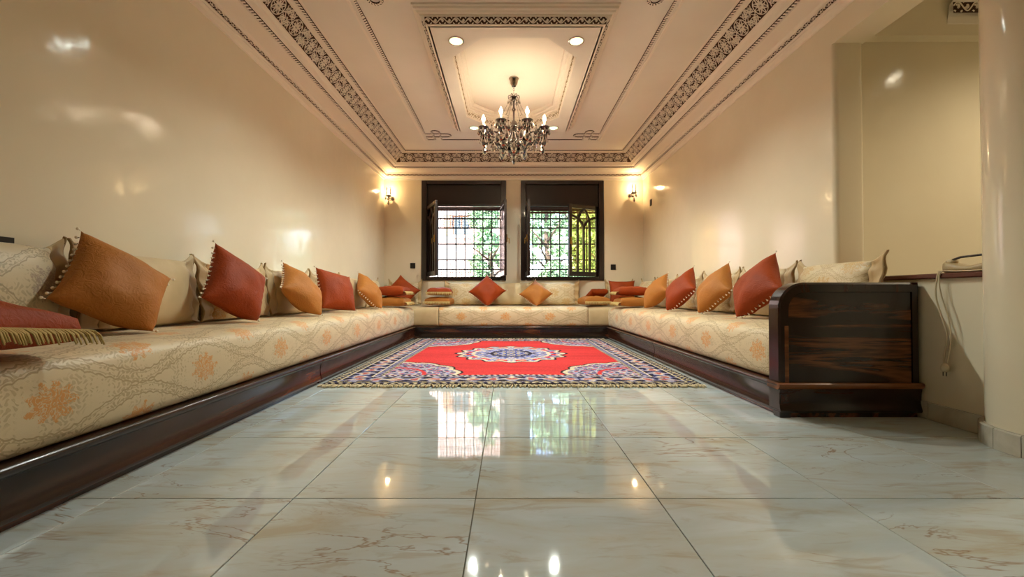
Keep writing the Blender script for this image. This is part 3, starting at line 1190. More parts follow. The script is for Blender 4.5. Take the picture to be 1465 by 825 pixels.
def mattress(name, axis, a0, a1, back, front, out, label, mat, group='brocade sofa mattresses', ph=0.0):
    """rounded upholstered block; cross-section swept along its length"""
    w = abs(front - back)
    sec = [(.0, .195), (.0, .462), (.012, .482), (.06, .489), (w * .35, .492), (w * .7, .489), (w - .10, .484), (w - .055, .474), (w - .026, .456), (w - .010, .430), (w - .003, .39), (w - .0, .34), (w - .002, .28), (w - .008, .23), (w - .016, .205), (w - .03, .195)]
    per = [0.0]
    for (p, q) in zip(sec[:-1], sec[1:]):
        per.append(per[-1] + math.hypot(q[0] - p[0], q[1] - p[1]))
    ns = max(6, int((a1 - a0) / .08))
    rings, uvs = [], []
    sgn = 1 if (front > back) else -1
    st = [0, .004, .014, .03] + [.06 + (a1 - a0 - .12) * i / ns for i in range(ns + 1)] + [a1 - a0 - .03, a1 - a0 - .014, a1 - a0 - .004, a1 - a0]
    for s_ in st:
        e = min(s_, a1 - a0 - s_)
        sh = .020 * max(0, 1 - e / .03) ** 2
        ring = []
        for i, (d, z) in enumerate(sec):
            dd = min(max(d, sh), w - sh) if i else d
            z2 = min(z, .492 - sh) if z > .3 else max(z, .195)
            wob = .004 * mnoise.noise(Vector((s_ * 3.1 + ph, d * 4, z * 4)))
            dd2 = dd + (wob if d > w * .6 else 0)
            c = back + sgn * dd2
            ring.append(((a0 + s_), c, z2) if axis == 0 else (c, a0 + s_, z2))
            uvs.append((a0 + s_ + ph, per[-1] - per[i]))
        rings.append(ring)
    m = MB()
    m.loft(rings, True, True, True, uvs)
    o = m.build(name, mat, None, True, origin=((a0 + a1) / 2, (back + front) / 2, .19) if axis == 0 else ((back + front) / 2, (a0 + a1) / 2, .19))
    smooth_by_angle(o, 60)
    tag(o, label, 'mattress', group)
    return o


fL, fR = XL + DL - .012, XR - DR + .012
mattress('sofa_mattress', 1, 0.32, YS - .012, XL + .006, fL, 1, 'long cream damask mattress with orange flowers, along the wall with no opening', 'mattress_brocade')
mattress('sofa_mattress', 1, YA + .112, YS - .012, XR - .006, fR, -1, 'cream damask mattress ending at the streaked wooden armrest', 'mattress_brocade', ph=.11)
mattress('corner_mattress', 0, XL + .006, -1.070, YB - .006, YS + .012, -1, 'plain tan corner seat block under the left sconce', 'plain_fabric')
mattress('sofa_mattress', 0, -1.064, 1.200, YB - .006, YS + .012, -1, 'damask mattress with a row of rosettes below the two windows', 'mattress_brocade', ph=.05)
mattress('corner_mattress', 0, 1.206, XR - .006, YB - .006, YS + .012, -1, 'plain tan corner seat block under the right sconce', 'plain_fabric')

# ------------------------------------------------------------------ cushions
SEAT = 0.492


def rotm(yaw, lean, roll):
    return Matrix.Rotation(math.radians(yaw), 3, 'Z') @ Matrix.Rotation(math.radians(lean), 3, 'X') @ Matrix.Rotation(math.radians(roll), 3, 'Y')


def settle(p, floor_z, soft=.05):
    """cloth resting on a surface: squash smoothly, never below floor_z"""
    d = p.z - floor_z
    if d < soft:
        p.z = floor_z + soft * math.exp((d - soft) / soft) if d > -soft * 3 else floor_z + soft * math.exp(-4) * .5
    return p


def cushion(name, C, yaw, lean, roll, size, thick, mat, label, group, beads='u', floor_z=SEAT, fringe=None, pinch=.075, n=20, hsize=None, seed=0, puff=.46):
    """soft square throw pillow; local x/z in its plane, y its thickness"""
    R = rotm(yaw, lean, roll)
    C = Vector(C)
    hw, hh = size / 2, (hsize or size) / 2
    rnd = random.Random(seed)
    o3 = Vector((seed * 3.7, seed * 1.3, 0))

    def pt(u, v, side):
        x = hw * u * (1 - pinch * (1 - v * v) + .035 * (u * v) ** 4)
        z = hh * v * (1 - pinch * (1 - u * u) + .035 * (u * v) ** 4)
        t = thick / 2 * max(0.0, (1 - abs(u) ** 2.1) * (1 - abs(v) ** 2.1)) ** puff
        cr = mnoise.noise(Vector((u * 1.7, v * 1.7, side * 2)) + o3) * .016 + mnoise.noise(Vector((u * 4, v * 4, side * 2)) + o3) * .006 + .006 * math.sin(16 * v + 3 * math.sin(3 * v) + seed) * abs(u) ** 3 * (1 - abs(v)) ** .5
        t += cr * (1 - max(abs(u), abs(v)) ** 6)
        p = C + R @ Vector((x, -side * t, z))
        return settle(p, floor_z)
    idx, V, F, UV = {}, [], [], []
    for side in (1, -1):
        for i in range(n + 1):
            for j in range(n + 1):
                rim = i in (0, n) or j in (0, n)
                key = (i, j, 0 if rim else side)
                if key in idx:
                    continue
                # cosine spacing puts more rows near the rim
                u, v = -math.cos(PI * i / n), -math.cos(PI * j / n)
                u, v = u * .5 + (2 * i / n - 1) * .5, v * .5 + (2 * j / n - 1) * .5
                idx[key] = len(V)
                V.append(pt(u, v, side))
                UV.append((u * hw, v * hh))
        for i in range(n):
            for j in range(n):
                q = [idx[a, b, 0 if (a in (0, n) or b in (0, n)) else side] for a, b in ((i, j), (i + 1, j), (i + 1, j + 1), (i, j + 1))]
                F.append(q if side == 1 else q[::-1])
    m = MB()
    m.add(V, F, UV)
    base = (C.x, C.y, min(p.z for p in V))
    root = m.build(name, mat, None, True, origin=base)
    tag(root, label, 'cushion', group)

    def edge(which, e, k=26):
        return [pt(e, -1 + 2 * i / k, 1) if which == 'u' else pt(-1 + 2 * i / k, e, 1) for i in range(k + 1)]
    if beads:
        for e in (-1, 1):
            m = MB()
            pts = edge(beads, e, 12)
            other = edge(beads, e * .9, 12)
            for p, q in zip(pts, other):
                dr = (p - q)
                dr.normalize()
                m.tube([p, p + dr * .010], .0022, 4)
                c = p + dr * .014
                c.z = max(c.z, floor_z + .007)
                m.ball(c, .0068, 7, 5)
            tag(m.build('bead_trim', 'white_bead', root, True), kind='stuff')
    if fringe:
        for which, e in fringe:
            m = MB()
            k = 64
            P0 = edge(which, e, k)
            P1 = edge(which, e * .93, k)
            for p, q in zip(P0, P1):
                d = Vector((p.x - q.x, p.y - q.y, 0))
                d.normalize()
                ln = .055 + rnd.uniform(-.008, .006)
                side = Vector((-d.y, d.x, 0)) * rnd.uniform(-.006, .006)
                pts = []
                for t in (0, .3, .6, 1.0):
                    w_ = p + d * ln * (1 - (1 - t) ** 1.6) * .75 + side * t
                    w_.z = max(p.z + .004 - ln * .85 * t * t, floor_z + .004)
                    pts.append(w_)
                m.tube(pts, [.0024, .0030, .0030, .0024], 4)
            m.tube([p + Vector((0, 0, .002)) for p in P0], .005, 6)
            tag(m.build('fringe', 'fringe_cream', root, True), kind='stuff')
    return root


AG, RG = 'amber throw cushions', 'rust throw cushions'
TC = 'throw_cushion'
cushion(TC, (-1.812, 1.980, .705), 81, -27, 34, .400, .215, 'velvet_amber', 'large amber velvet cushion with bead edging, next to the fringed rust cushion', AG, 'u', seed=1)
cushion(TC, (-1.762, 2.768, .722), 82, -18, 31, .410, .215, 'velvet_rust', 'rust quilted cushion with bead edging, first rust one past the large amber cushion', RG, 'u', seed=2)
cushion(TC, (-1.755, 3.627, .700), 91, -35, 50, .415, .215, 'velvet_amber', 'amber cushion between the two rust cushions on the long damask mattress', AG, 'u', seed=3)
cushion(TC, (-1.743, 4.322, .700), 69, -22, 11, .425, .215, 'velvet_rust', 'rust cushion standing squarely on its edge with a row of white beads', RG, 'u', seed=4)
cushion(TC, (-1.735, 5.342, .700), 85, -33, 50, .410, .215, 'velvet_amber', 'amber cushion leaning next to the stack of two fringed cushions, left wall', AG, 'v', seed=5)
cushion(TC, (1.889, 5.484, .700), -85, -34, -50, .410, .215, 'velvet_amber', 'amber cushion beaded down its upright edge, beside the folded rust and amber cushions', AG, 'u', seed=6)
cushion(TC, (1.875, 4.676, .714), -86, -32, -49, .425, .215, 'velvet_rust', 'dark rust cushion between two amber cushions on the mattress with the armrest', RG, 'v', seed=7)
cushion(TC, (1.903, 3.970, .709), -89, -30, -46, .405, .215, 'velvet_amber', 'amber cushion next to the big rust cushion by the armrest', AG, 'v', seed=8)
cushion(TC, (1.892, 3.271, .722), -88, -29, -43, .420, .215, 'velvet_rust', 'big rust cushion right beside the wooden armrest', RG, 'v', seed=9)
cushion(TC, (-.341, 6.75, .722), 0, -28, -47, .415, .215, 'velvet_rust', 'rust cushion standing on its corner below the windows', RG, 'u', seed=10)
cushion(TC, (.428, 6.75, .680), 0, -34, -46, .372, .215, 'velvet_amber', 'small amber cushion standing on its corner below the windows', AG, 'u', seed=11)
cushion(TC, (-1.72, 6.86, .715), 10, -24, 40, .42, .215, 'velvet_rust', 'rust cushion poking up like a peak behind the fringed stack, under the left sconce', RG, None, seed=12)

# fringed cushions lying flat (lean 90: face up)
FG = 'fringed flat cushions'
FC = 'fringed_cushion'
cushion(FC, (-1.615, 1.165, .575), 6, 84, 0, .46, .17, 'velvet_rust', 'rust cushion with long cream fringe lying flat next to the large amber cushion', FG, None, SEAT, [('u', 1), ('v', 1)], puff=.17, seed=20)
cushion(FC, (-1.65, 6.12, .560), 0, 90, 0, .42, .16, 'velvet_amber', 'amber fringed cushion at the bottom of the stack, against the left wall', FG, None, SEAT, [('u', 1)], hsize=.42, puff=.17, seed=21)
cushion(FC, (-1.66, 6.12, .712), 0, 90, 0, .41, .16, 'velvet_rust', 'rust fringed cushion on top of the stack, against the left wall', FG, None, .640, [('u', 1)], hsize=.42, puff=.17, seed=22)
cushion(FC, (-1.09, 6.745, .558), -4, 90, 0, .39, .16, 'velvet_amber', 'amber fringed cushion under the small rust one, below the left window', FG, None, SEAT, [('v', 1)], puff=.17, seed=23)
cushion(FC, (-1.085, 6.75, .706), 4, 90, 0, .37, .15, 'velvet_rust', 'small rust fringed cushion on an amber one, below the left window', FG, None, .640, [('v', 1)], puff=.17, seed=24)
cushion(FC, (1.335, 6.745, .560), 8, 90, 0, .40, .17, 'velvet_amber', 'amber fringed cushion lying flat below the yellow-glazed casement', FG, None, SEAT, [('v', 1)], puff=.17, seed=25)
cushion(FC, (1.42, 7.00, .66), 20, 60, 0, .30, .12, 'velvet_rust', 'rolled rust fringed cushion between the flat amber ones, near the right sconce', FG, None, .60, [('u', 1)], puff=.17, seed=26)
cushion(FC, (1.73, 6.00, .558), 0, 90, 0, .43, .16, 'velvet_amber', 'amber fringed cushion lying flat at the bottom of the stack on the armrest side', FG, None, SEAT, [('u', -1)], hsize=.42, puff=.17, seed=27)
cushion(FC, (1.74, 6.08, .708), -3, 90, 0, .44, .15, 'velvet_rust', 'rust cushion lying on the flat amber one on the armrest side', FG, None, .640, [('u', -1)], hsize=.42, puff=.17, seed=28)
cushion(TC, (1.80, 6.80, .70), -8, -20, 0, .40, .215, 'velvet_rust', 'rust cushion upright under the right sconce, behind the flat stack', RG, None, seed=29)


def back_pillow(mid, yaw, w, h, thick, mat, label, group, lean=-7, seed=0):
    """large back cushion: body with gathered ends finished by a ruffled flange edged with braid"""
    R = rotm(yaw, lean, 0)
    C = Vector((mid[0], mid[1], SEAT + h / 2 * math.cos(math.radians(lean)) - .004))
    hw = w / 2
    SB, NS, NR = .80, 30, 44
    o3 = Vector((seed * 2.3, 0, seed))

    def section(s):
        a = abs(s)
        if a <= SB:
            q = a / SB
            t = .018 + (thick / 2 - .018) * max(0.0, (1 - q ** 3.0)) ** .55
        else:
            t = .018 - .006 * (a - SB) / (1 - SB)
        hh = h / 2 * (.95 - .03 * max(0, 1 - abs(a - SB) / .25) + .09 * max(0, (a - .86) / .14))
        ear = .038 * max(0, (a - .70) / .30) ** 1.3
        ring = []
        for k in range(NR):
            th = 2 * PI * k / NR
            c, s_ = math.cos(th), math.sin(th)
            y = t * math.copysign(abs(c) ** .75, c)
            z = hh * math.copysign(abs(s_) ** .8, s_)
            if s_ > .3:
                z += ear * (s_ - .3) / .7
            pl = max(0.0, 1 - abs(a - SB) / .24)
            y += .008 * pl * math.sin(10 * th + seed) * math.copysign(1, c)
            if a > SB:
                y += .010 * (a - SB) / (1 - SB) * math.sin(z * 44 + seed * 2)
            y += .006 * mnoise.noise(Vector((s * 3, c * 2, s_ * 2)) + o3)
            x = s * hw
            if a > .9:
                x -= math.copysign(.012 * (1 - abs(s_)) * (a - .9) / .1, s)
            p = C + R @ Vector((x, y, z))
            ring.append(settle(p, SEAT + .002, .02))
        return ring
    body = [SB * math.sin((i / NS * 2 - 1) * PI / 2) for i in range(NS + 1)]
    m = MB()
    rings, uvs = [], []
    for s in body:
        rings.append(section(s))
        for k in range(NR):
            th = 2 * PI * k / NR
            uvs.append((s * hw + seed * .13, math.sin(th) * h / 2 + .02 * math.cos(th)))
    m.loft(rings, True, True, True, uvs)
    root = m.build('back_pillow', mat, None, True, origin=(mid[0], mid[1], SEAT))
    tag(root, label, 'pillow', group)
    for e in (-1, 1):
        m = MB()
        m.loft([section(e * s) for s in (SB - .008, .83, .86, .89, .92, .95, .975, 1.0)], True, True, True)
        fl = m.build('ruffle', 'ruffle_fabric' if mat != 'plain_fabric' else 'plain_fabric', root, True)
        end = section(e * 1.0)
        ctr = section(e * .985)
        m = MB()
        hl = NR // 4
        edge_l = [(end[(hl + k) % NR] + end[(hl - k) % NR]) / 2 for k in range(0, NR // 2 - 3)]
        m.tube(edge_l, .0075, 6)
        m.build('braid', 'braid', fl, True)
    return root


PG = 'back pillows along the walls'
H_, T_ = .400, .18
for k, (mat, lab) in enumerate((
        ('pillow_silver', 'silver damask back pillow behind the fringed rust cushion'),
        ('plain_fabric', 'plain beige back pillow behind the large amber cushion'),
        ('pillow_floral', 'damask back pillow with orange flowers, behind the first rust cushion'),
        ('plain_fabric', 'plain beige back pillow behind the amber cushion that lies between two rust ones'),
        ('pillow_floral', 'damask back pillow behind the rust cushion standing squarely on edge'),
        ('plain_fabric', 'plain beige back pillow between the square-standing rust cushion and the next amber one'),
        ('pillow_gold', 'damask back pillow against the left wall, behind the fringed stack'))):
    w_ = .755 if k < 6 else .69
    back_pillow((XL + .118, 1.55 + .78 * k - (.0 if k < 6 else .02)), 90, w_, H_, T_, mat, lab, PG, seed=k)
for k, (mat, lab) in enumerate((
        ('pillow_gold', 'gold damask back pillow with pleated end showing above the armrest'),
        ('plain_fabric', 'plain beige back pillow behind the big rust cushion by the armrest'),
        ('pillow_floral', 'damask back pillow behind the amber cushion next to the big rust cushion'),
        ('pillow_gold', 'damask back pillow behind the dark rust cushion between two amber ones'),
        ('plain_fabric', 'beige back pillow behind the amber cushion with an upright bead edge'),
        ('pillow_gold', 'damask back pillow in the corner under the right sconce, armrest side'))):
    w_ = .740 if k < 5 else .64
    back_pillow((XR - (.118 if k else .105), 2.838 + .765 * k), -90, w_, H_, T_, mat, lab, PG, seed=k + 20)
for k, (x, mat, lab) in enumerate((
        (-.700, 'pillow_gold', 'damask back pillow below the left window, beside the small fringed stack'),
        (.045, 'plain_fabric', 'plain back pillow under the gap between the windows'),
        (.800, 'pillow_gold', 'damask back pillow below the right window, behind the small amber cushion'))):
    back_pillow((x, YB - .120), 0, .725, .385, T_, mat, lab, PG, seed=k + 40)
back_pillow((-1.72, YB - .10), 0, .55, .40, .14, 'pillow_gold', 'small damask back pillow behind the peaked rust cushion, under the left sconce', PG, seed=50)
back_pillow((1.83, YB - .10), 0, .46, .40, .14, 'pillow_gold', 'small damask back pillow behind the upright rust cushion, under the right sconce', PG, seed=51)

# ------------------------------------------------------------------ rug
RX0, RX1, RY0, RY1 = -1.375, 1.425, 3.14, 6.40
RCX, RCY, RW, RL = (RX0 + RX1) / 2, (RY0 + RY1) / 2, (RX1 - RX0) / 2, (RY1 - RY0) / 2
NX, NY = 400, 440
xs = np.linspace(-RW, RW, NX)
ys = np.linspace(-RL, RL, NY)
X, Y = np.meshgrid(xs, ys)
rng = np.random.default_rng(3)


def c3(r, g, b):
    return np.array(srgb(r, g, b)[:3])


RED, NAVY, BLUE, LIL, CREAM, DARK, OLIVE, ROSE = (c3(200, 58, 58), c3(44, 46, 84), c3(104, 116, 186), c3(150, 146, 178), c3(206, 192, 164), c3(40, 32, 38), c3(150, 134, 96), c3(176, 92, 92))
col = np.empty((NY, NX, 3))
col[:] = RED
ax_, ay_ = np.abs(X), np.abs(Y)


def mosaic(a, b, s):
    """ornamental filler: quantised interference of mirrored waves"""
    t = np.sin(a * s + 1.7 * np.sin(b * s * .61)) + np.sin(b * s * 1.13 + 1.9 * np.sin(a * s * .53)) + .7 * np.sin((a + b) * s * .77) * np.sin((a - b) * s * .9)
    return t


def paint(mask, t, edges, cols):
    k = np.digitize(t, edges)
    for i, c in enumerate(cols):
        mm = mask & (k == i)
        col[mm] = c


de = np.minimum(RW - ax_, RL - ay_)                 # distance to the edge
along = np.where((RW - ax_) < (RL - ay_), Y, X)
mos = mosaic(ax_, ay_, 62.0)
B_IN = .36
# corner spandrels
a_, b_ = RW - B_IN - ax_, RL - B_IN - ay_
th = np.arctan2(b_, a_)
rad = np.sqrt((a_ / .60) ** 2 + (b_ / .62) ** 2)
lob = 1 + .07 * np.abs(np.sin(th * 7))
sp = (rad < lob) & (de > B_IN)
paint(sp, mos, [-.9, -.2, .35, 1.0], [NAVY, LIL, CREAM, BLUE, ROSE])
col[sp & (rad > lob - .10)] = CREAM
col[sp & (rad > lob - .035)] = DARK
inn = sp & (rad > .50) & (rad < .56)
col[inn] = RED
# medallion
th = np.arctan2(Y / .62, X / .60)
rm = np.sqrt((X / .60) ** 2 + ((Y) / .62) ** 2)
lm = 1 + .055 * np.cos(th * 16)
md = rm < lm
paint(md, mosaic(ax_, ay_, 52.0), [-.8, -.1, .5, 1.1], [BLUE, LIL, CREAM, BLUE, NAVY])
ring = md & (rm > .74) & (rm < .86)
col[ring & (np.cos(th * 16) < .2)] = RED
col[md & (np.abs(rm - .70) < .03)] = CREAM
col[md & (rm > lm - .05)] = DARK
col[md & (np.abs(rm - lm + .09) < .035)] = CREAM
col[md & (np.abs(rm - .36) < .03)] = DARK
core = md & (rm < .33)
paint(core, mosaic(ax_, ay_, 80.0), [-.5, .4, 1.2], [NAVY, BLUE, CREAM, OLIVE])
# borders
bm = de < B_IN
col[bm] = c3(70, 64, 76)
main = (de > .095) & (de < .275)
fl_ = np.cos(along * 2 * np.pi / .15) + np.cos((de - .185) * 2 * np.pi / .17) * 1.1
paint(main, fl_ + .45 * mos, [-1.1, -.25, .5, 1.3], [DARK, NAVY, LIL, CREAM, ROSE])
for lo, hi, c1, c2, per in ((0.0, .018, DARK, DARK, .05), (.018, .05, CREAM, DARK, .055), (.05, .082, OLIVE, NAVY, .07), (.082, .095, CREAM, CREAM, .05),
                            (.275, .288, CREAM, CREAM, .05), (.288, .33, NAVY, LIL, .06), (.33, .36, CREAM, DARK, .045)):
    mm = (de >= lo) & (de < hi)
    alt = np.sin(along * 2 * np.pi / per + de * 60) > .15
    col[mm & alt] = c1
    col[mm & ~alt] = c2
# wear, abrash and weave irregularity
ab = 1 + .07 * np.sin(Y * 9 + .6 * np.sin(X * 3)) + .06 * np.sin(Y * 31 + X * 2) * np.sin(X * 5 + 1)
col *= ab[..., None] * (1 + rng.normal(0, .10, (NY, NX, 1)))
col = np.clip(col, 0, 1)
wave = .004 + .0035 * np.sin(X * 2.6 + 1) * np.sin(Y * 3.1) + .0015 * np.sin(X * 9 + Y * 4)
Z = np.maximum(.013 + wave * .7, .011) + rng.normal(0, .0006, (NY, NX))
Z[0, :] = Z[-1, :] = Z[:, 0] = Z[:, -1] = .004
V = np.stack([X + RCX, Y + RCY, Z], -1).reshape(-1, 3)
ii = np.arange(NY * NX).reshape(NY, NX)
quads = np.stack([ii[:-1, :-1], ii[:-1, 1:], ii[1:, 1:], ii[1:, :-1]], -1).reshape(-1, 4)
V = V - np.array([RCX, RCY, 0])
me = bpy.data.meshes.new('rug')
me.vertices.add(len(V))
me.vertices.foreach_set('co', V.astype(np.float32).ravel())
me.loops.add(len(quads) * 4)
me.loops.foreach_set('vertex_index', quads.astype(np.int32).ravel())
me.polygons.add(len(quads))
me.polygons.foreach_set('loop_start', np.arange(0, len(quads) * 4, 4, dtype=np.int32))
me.polygons.foreach_set('use_smooth', np.ones(len(quads), dtype=bool))
me.update(calc_edges=True)
ca = me.color_attributes.new('weave', 'FLOAT_COLOR', 'POINT')
ca.data.foreach_set('color', np.concatenate([col.reshape(-1, 3), np.ones((NX * NY, 1))], 1).astype(np.float32).ravel())
me.materials.append(M['rug_pile'])
rug = bpy.data.objects.new('rug', me)
rug.location = (RCX, RCY, 0.001)
COL.objects.link(rug)
tag(rug, 'red oriental rug with blue medallion and patterned border on the marble floor', 'rug')
for e in (-1, 1):
    m = MB()
    rnd = random.Random(5 + e)
    y0 = RY0 if e < 0 else RY1
    for i in range(330):
        x = RX0 + .006 + (RX1 - RX0 - .012) * i / 329
        ln = rnd.uniform(.03, .07) if e < 0 else .025
        dx = rnd.uniform(-.02, .02)
        m.tube([(x, y0 + .004 * -e, .010), (x + dx * .4, y0 + e * ln * .5, .009 + rnd.uniform(0, .008)), (x + dx, y0 + e * ln, .005)], [.004, .006, .004], 4)
    tag(m.build('fringe', 'rug_fringe', rug, True), kind='stuff')

# ------------------------------------------------------------------ chandelier
def light(name, kind, loc, energy, color, parent, size=.03, **k):
    d = bpy.data.lights.new(name, kind)
    d.energy = energy
    d.color = color
    d.shadow_soft_size = size
    for a, v in k.items():
        setattr(d, a, v)
    o = bpy.data.objects.new(name, d)
    COL.objects.link(o)
    o.location = Vector(loc) - (parent.location if parent else Vector((0, 0, 0)))
    o.parent = parent
    return o


def drop(m, p, s):
    """faceted pear drop hanging from p"""
    x, y, z = p
    s *= 1.18
    m.ball((x, y, z - .006 * s), .006 * s, 6, 4)
    m.lathe([(.001, z - .012 * s), (.006 * s, z - .018 * s), (.017 * s, z - .045 * s), (.020 * s, z - .055 * s), (.012 * s, z - .070 * s), (.001, z - .078 * s)], (x, y, 0), 6)


def strand(m, p, q, nb, r=.0055, sag=0.0):
    p, q = Vector(p), Vector(q)
    for i in range(nb):
        t = (i + .5) / nb
        c = p.lerp(q, t)
        c.z -= sag * 4 * t * (1 - t)
        m.ball(c, r, 5, 3)


HX, HY = .053, 4.58
HZ = TZ + .16
ch = empty('chandelier', (HX, HY, HZ))
tag(ch, 'smoked crystal chandelier with candle bulbs hanging from the octagonal ceiling recess', 'chandelier')
m = MB().lathe([(.052, HZ), (.054, HZ - .012), (.046, HZ - .02), (.040, HZ - .06), (.030, HZ - .075), (.024, HZ - .088), (.006, HZ - .090)], (HX, HY, 0), 20)
smooth_by_angle(m.build('canopy', 'chrome', ch), 40)
m = MB()
for k in range(5):
    zc = HZ - .095 - k * .024
    ring = [(HX + (.008 * math.cos(t) if k % 2 else 0), HY + (0 if k % 2 else .008 * math.cos(t)), zc - .014 * math.sin(t) - .006) for t in [i * PI / 5 for i in range(10)]]
    m.tube(ring, .0022, 4, True)
m.build('chain', 'chrome', ch, True)
zt = HZ - .215
m = MB().lathe([(.006, zt + .02), (.014, zt + .012), (.008, zt), (.030, zt - .02), (.012, zt - .04), (.010, zt - .10), (.022, zt - .125), (.010, zt - .15), (.010, zt - .24), (.034, zt - .27), (.045, zt - .30),
                (.036, zt - .33), (.014, zt - .35), (.012, zt - .42), (.030, zt - .45), (.040, zt - .48), (.022, zt - .51), (.006, zt - .53)], (HX, HY, 0), 14)
smooth_by_angle(m.build('column', 'smoke_glass_arm', ch), 50)
# small crown of scrolls with drops at the top
cr = MB().lathe([(.040, zt - .004), (.046, zt), (.046, zt + .006), (.040, zt + .004)], (HX, HY, 0), 14).build('crown', 'smoke_glass_arm', ch)
m = MB()
m2 = MB()
for k in range(6):
    a = k * PI / 3
    c, s_ = math.cos(a), math.sin(a)
    m.tube([(HX + c * r, HY + s_ * r, zt + z) for r, z in ((.012, .0), (.03, .03), (.052, .03), (.062, .01), (.052, -.004))], .004, 5)
    drop(m2, (HX + c * .058, HY + s_ * .058, zt - .002), .7)
    strand(m2, (HX + c * .046, HY + s_ * .046, zt - .01), (HX + c * .17, HY + s_ * .17, zt - .245), 20, .0052, .02)
m.build('crown_scroll', 'smoke_glass_arm', cr, True)
tag(m2.build('crystal_strand', 'crystal_clear', cr), kind='stuff')
za = zt - .31            # where the arms leave the column
zb = 2.405               # drip pans
for k in range(8):
    a = math.radians(22.5 + 45 * k)
    c, s_ = math.cos(a), math.sin(a)
    Pn = lambda r, z, t=0.0: (HX + c * r - s_ * t, HY + s_ * r + c * t, z)
    path = []
    for i in range(15):
        t = i / 14
        r = .03 + .315 * t
        z = za + (zb - .012 - za) * t - .055 * math.sin(PI * t) - .03 * math.sin(2 * PI * t)
        path.append(Pn(r, z))
    arm = MB().tube(path, .0075, 7).build('arm', 'smoke_glass_arm', ch, True)
    r0 = .345
    m = MB().lathe([(.006, zb - .012), (.030, zb - .006), (.052, zb + .008), (.056, zb + .014), (.048, zb + .011), (.010, zb)], Pn(r0, 0), 12)
    smooth_by_angle(m.build('drip_pan', 'crystal_smoke', arm), 60)
    m = MB().lathe([(.011, zb), (.012, zb + .015), (.0095, zb + .07), (.011, zb + .072)], Pn(r0, 0), 10)
    m.build('candle_sleeve', 'crystal_clear', arm, True)
    m = MB().lathe([(.006, zb + .070), (.013, zb + .080), (.019, zb + .098), (.016, zb + .115), (.007, zb + .136), (.001, zb + .150)], Pn(r0, 0), 10)
    m.build('bulb', 'bulb_glow', arm, True)
    m = MB()
    for q in range(7):
        b = 2 * PI * q / 7 + .2
        drop(m, (Pn(r0, 0)[0] + .052 * math.cos(b), Pn(r0, 0)[1] + .052 * math.sin(b), zb + .008), .85)
    tag(m.build('pan_drops', 'crystal_smoke', arm), kind='stuff')
    m = MB()
    drop(m, Pn(.19, za - .075), 1.3)
    drop(m, Pn(r0, zb - .055), 1.5)
    drop(m, Pn(.27, za - .035, .05), 1.25)
    drop(m, Pn(.27, za - .035, -.05), 1.25)
    strand(m, Pn(r0, zb - .010), Pn(r0, zb - .055), 4, .005)
    tag(m.build('pendant', 'crystal_smoke', arm), kind='stuff')
    m = MB()
    strand(m, Pn(.17, zt - .245), Pn(r0 - .04, zb - .01), 12, .005, .05)
    strand(m, Pn(.10, za - .02), Pn(.10, za - .15), 12, .005)
    tag(m.build('crystal_strand', 'crystal_clear', arm), kind='stuff')
    light('chandelier_bulb_light', 'POINT', Pn(r0, zb + .115), W_BULB, C_WARM, ch, .018)
# lower basket of drops
for k in range(12):
    a = 2 * PI * k / 12
    c, s_ = math.cos(a), math.sin(a)
    m = MB()
    r_, z_ = (.13, za - .10) if k % 2 else (.22, za - .06)
    strand(m, (HX + c * r_, HY + s_ * r_, z_), (HX + c * r_, HY + s_ * r_, z_ - .08), 7, .005)
    drop(m, (HX + c * r_, HY + s_ * r_, z_ - .08), 1.5)
    tag(m.build('lower_pendant', 'crystal_smoke' if k % 3 else 'crystal_clear', ch), kind='stuff')
m = MB()
for k in range(6):
    a = 2 * PI * (k + .5) / 6
    drop(m, (HX + .055 * math.cos(a), HY + .055 * math.sin(a), zt - .50), 1.3)
    drop(m, (HX + .10 * math.cos(a + .5), HY + .10 * math.sin(a + .5), zt - .44), 1.3)
    strand(m, (HX + .10 * math.cos(a + .5), HY + .10 * math.sin(a + .5), zt - .30), (HX + .10 * math.cos(a + .5), HY + .10 * math.sin(a + .5), zt - .44), 12, .0055)
    strand(m, (HX + .055 * math.cos(a), HY + .055 * math.sin(a), zt - .36), (HX + .055 * math.cos(a), HY + .055 * math.sin(a), zt - .5), 12, .005)
tag(m.build('centre_strands', 'crystal_smoke', ch), kind='stuff')
m = MB()
m.ball((HX, HY, zt - .60), .030, 10, 7)
m.tube([(HX, HY, zt - .52), (HX, HY, zt - .58)], .003, 5)
drop(m, (HX, HY, zt - .63), 1.0)
m.build('finial_ball', 'crystal_smoke', ch)

# ------------------------------------------------------------------ recessed downlights
def downlight(x, y, z, label, energy=W_DOWN, group='ceiling downlights', col=C_DOWN, sfx=''):
    r = empty('recessed_downlight' + sfx, (x, y, z))
    tag(r, label, 'downlight', group)
    m = MB().lathe([(.068, z + .001), (.068, z - .003), (.063, z - .006), (.057, z - .004), (.057, z + .001)], (x, y, 0), 24)
    smooth_by_angle(m.build('bezel', 'chrome', r), 40)
    MB().lathe([(.058, z - .0035), (.050, z - .0065), (.028, z - .008), (.001, z - .008)][::-1], (x, y, 0), 24).build('lens' + sfx, 'down_glow', r, True)
    MB().lathe([(.026, z - .0085), (.020, z - .014), (.001, z - .016)][::-1], (x, y, 0), 16).build('lamp_core' + sfx, 'down_core', r, True)
    sp_ = light('downlight_beam' + sfx, 'SPOT', (x, y, z - .02), energy, col, r, .035, spot_size=math.radians(142), spot_blend=.6)
    return r


